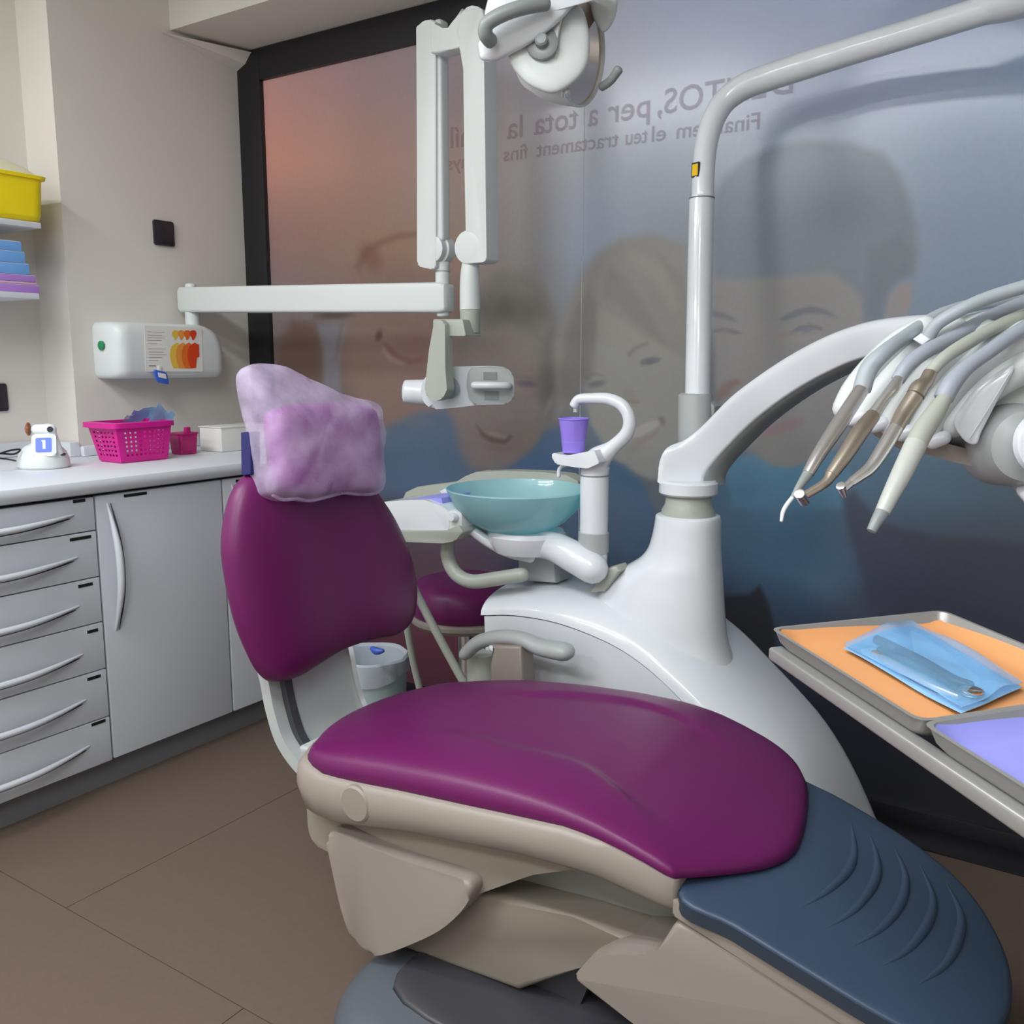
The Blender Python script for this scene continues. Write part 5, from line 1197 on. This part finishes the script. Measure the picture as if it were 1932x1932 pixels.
def tray(label, u0, u1, paper, plab):
    t = thing('instrument_tray', label, 'tray', tr_((u0+u1)/2, L2/2, -.018))
    def ring(g, z): return [tr_(p.x, p.y, z) for p in rounded([(u0+g, g), (u1-g, g), (u1-g, L2-g), (u0+g, L2-g)], .018, 4)]
    bm = bmesh.new()
    loft_bm(bm, [ring(.012, -.018), ring(.005, -.010), ring(0, .004), ring(-.002, .005), ring(.003, .0052), ring(.008, -.008), ring(.014, -.0155)], True)
    from_bm('tray_pan', bm, M['trayal'], t, True, 40)
    # paper liner curling up at its sides
    n = 24; bm = bmesh.new(); g = {}
    a0, a1, b0, b1 = u0+.005, u1-.005, .0045, L2-.005
    def ph(s, t_):
        e = max(0, abs(t_-.5)*2-.80)/.20; ee = max(0, abs(s-.5)*2-.90)/.10
        near = 1 if t_ < .5 else 0
        return -.0148+.0185*(e**1.5)*(.95 if near else .45+.35*math.sin(3*s))+.0165*ee**1.6*(.95 if s < .5 else .9)*(.6+.4*math.cos(2*t_))
    for j in range(n+1):
        for i in range(n+1):
            s, t_ = i/n, j/n; zz = min(ph(s, t_), .0035)
            g[i, j] = (tr_(a0+(a1-a0)*s, b0+(b1-b0)*t_, zz), tr_(a0+(a1-a0)*s, b0+(b1-b0)*t_, zz-.0008))
    tv = {k_: (bm.verts.new(v[0]), bm.verts.new(v[1])) for k_, v in g.items()}
    for j in range(n):
        for i in range(n):
            for q in (0, 1):
                f_ = [tv[i, j][q], tv[i+1, j][q], tv[i+1, j+1][q], tv[i, j+1][q]]; bm.faces.new(f_ if q == 0 else f_[::-1])
    o = from_bm('paper_liner', bm, paper, None, True, 50); tag(o, plab, 'paper liner', None)
tray('grey tray lined with orange paper, nearer the glass wall', 0, L1, M['orange'], 'orange paper sheet lining the tray that holds the blue pouch')
tray('grey tray lined with lilac paper at the right picture edge', L1+.004, 2*L1+.004, M['lilac'], 'lilac paper sheet lining the empty tray at the right edge')
# tray support up to the console (outside the frame)
tube('support_post', [tr_(.60, L2*.5, -.03), tr_(.66, L2*.55, .08), D(2050, 1050, 1.2), D(2050, 900, 1.38)], .016, M['white'], thd, n=16, sub=5)
# pouch on the orange tray
ZP = ZTY-.001
cpx = [(1592, 1212), (1712, 1163), (1930, 1284), (1815, 1335)]
cc = [H(x, y, 2, ZP) for x, y in cpx]
pk_ = crumple('sterile_pouch', None, V((0, 0, 1)), [cc[0], cc[3], cc[2], cc[1]], .0022, M['pouch'], None, n=26, seed=12, th=.009)
tag(pk_, 'flat blue sterile pouch with steel instruments on the orange paper', 'pouch')
bk_ = crumple('pouch_backing', None, V((0, 0, 1)), [c_-V((0, 0, .0075)) for c_ in (cc[0], cc[3], cc[2], cc[1])], .0008, M['pouchb'], pk_, n=12, seed=2, th=.0006)
bars = [('dental_tweezers', 'dark grey instrument lying upper in the clear blue pouch', [(1656, 1208), (1730, 1245), (1790, 1280), (1822, 1292)], .0065),
        ('dental_probe', 'slim dark probe lying in the middle of the clear blue pouch', [(1660, 1226), (1740, 1262), (1790, 1290), (1812, 1306)], .0045),
        ('mouth_mirror', 'mouth mirror with round bright head lying in the clear blue pouch', [(1650, 1234), (1700, 1262), (1760, 1294), (1806, 1313)], .005)]
for nm, lab, px, r in bars:
    pts = [H(x, y, 2, ZP-.002) for x, y in px]
    t = thing(nm, lab, 'dental instrument', pts[0])
    tube('handle', pts[:-1]+[pts[-1]], [r, r*1.1, r, r*.6], M['dark'] if nm != 'mouth_mirror' else M['steel'], t, n=10, sub=5)
    if nm == 'dental_tweezers': tube('second_arm', [p+e2*.006 for p in pts], [r*.7]*4, M['dark'], t, n=8, sub=5)
    if nm == 'dental_probe': tube('tip', [pts[-1], pts[-1]+e1*.012, pts[-1]+e1*.018+e2*.006], [r*.5, r*.3, r*.15], M['steel'], t, n=8, sub=4)
    if nm == 'mouth_mirror':
        lathe('mirror_head', [(.0115, 0), (.0125, .001), (.0125, .003), (.011, .004), (0, .004)], H(1832, 1306, 2, ZP), (0, 0, 1), M['mirror'], t, 28)
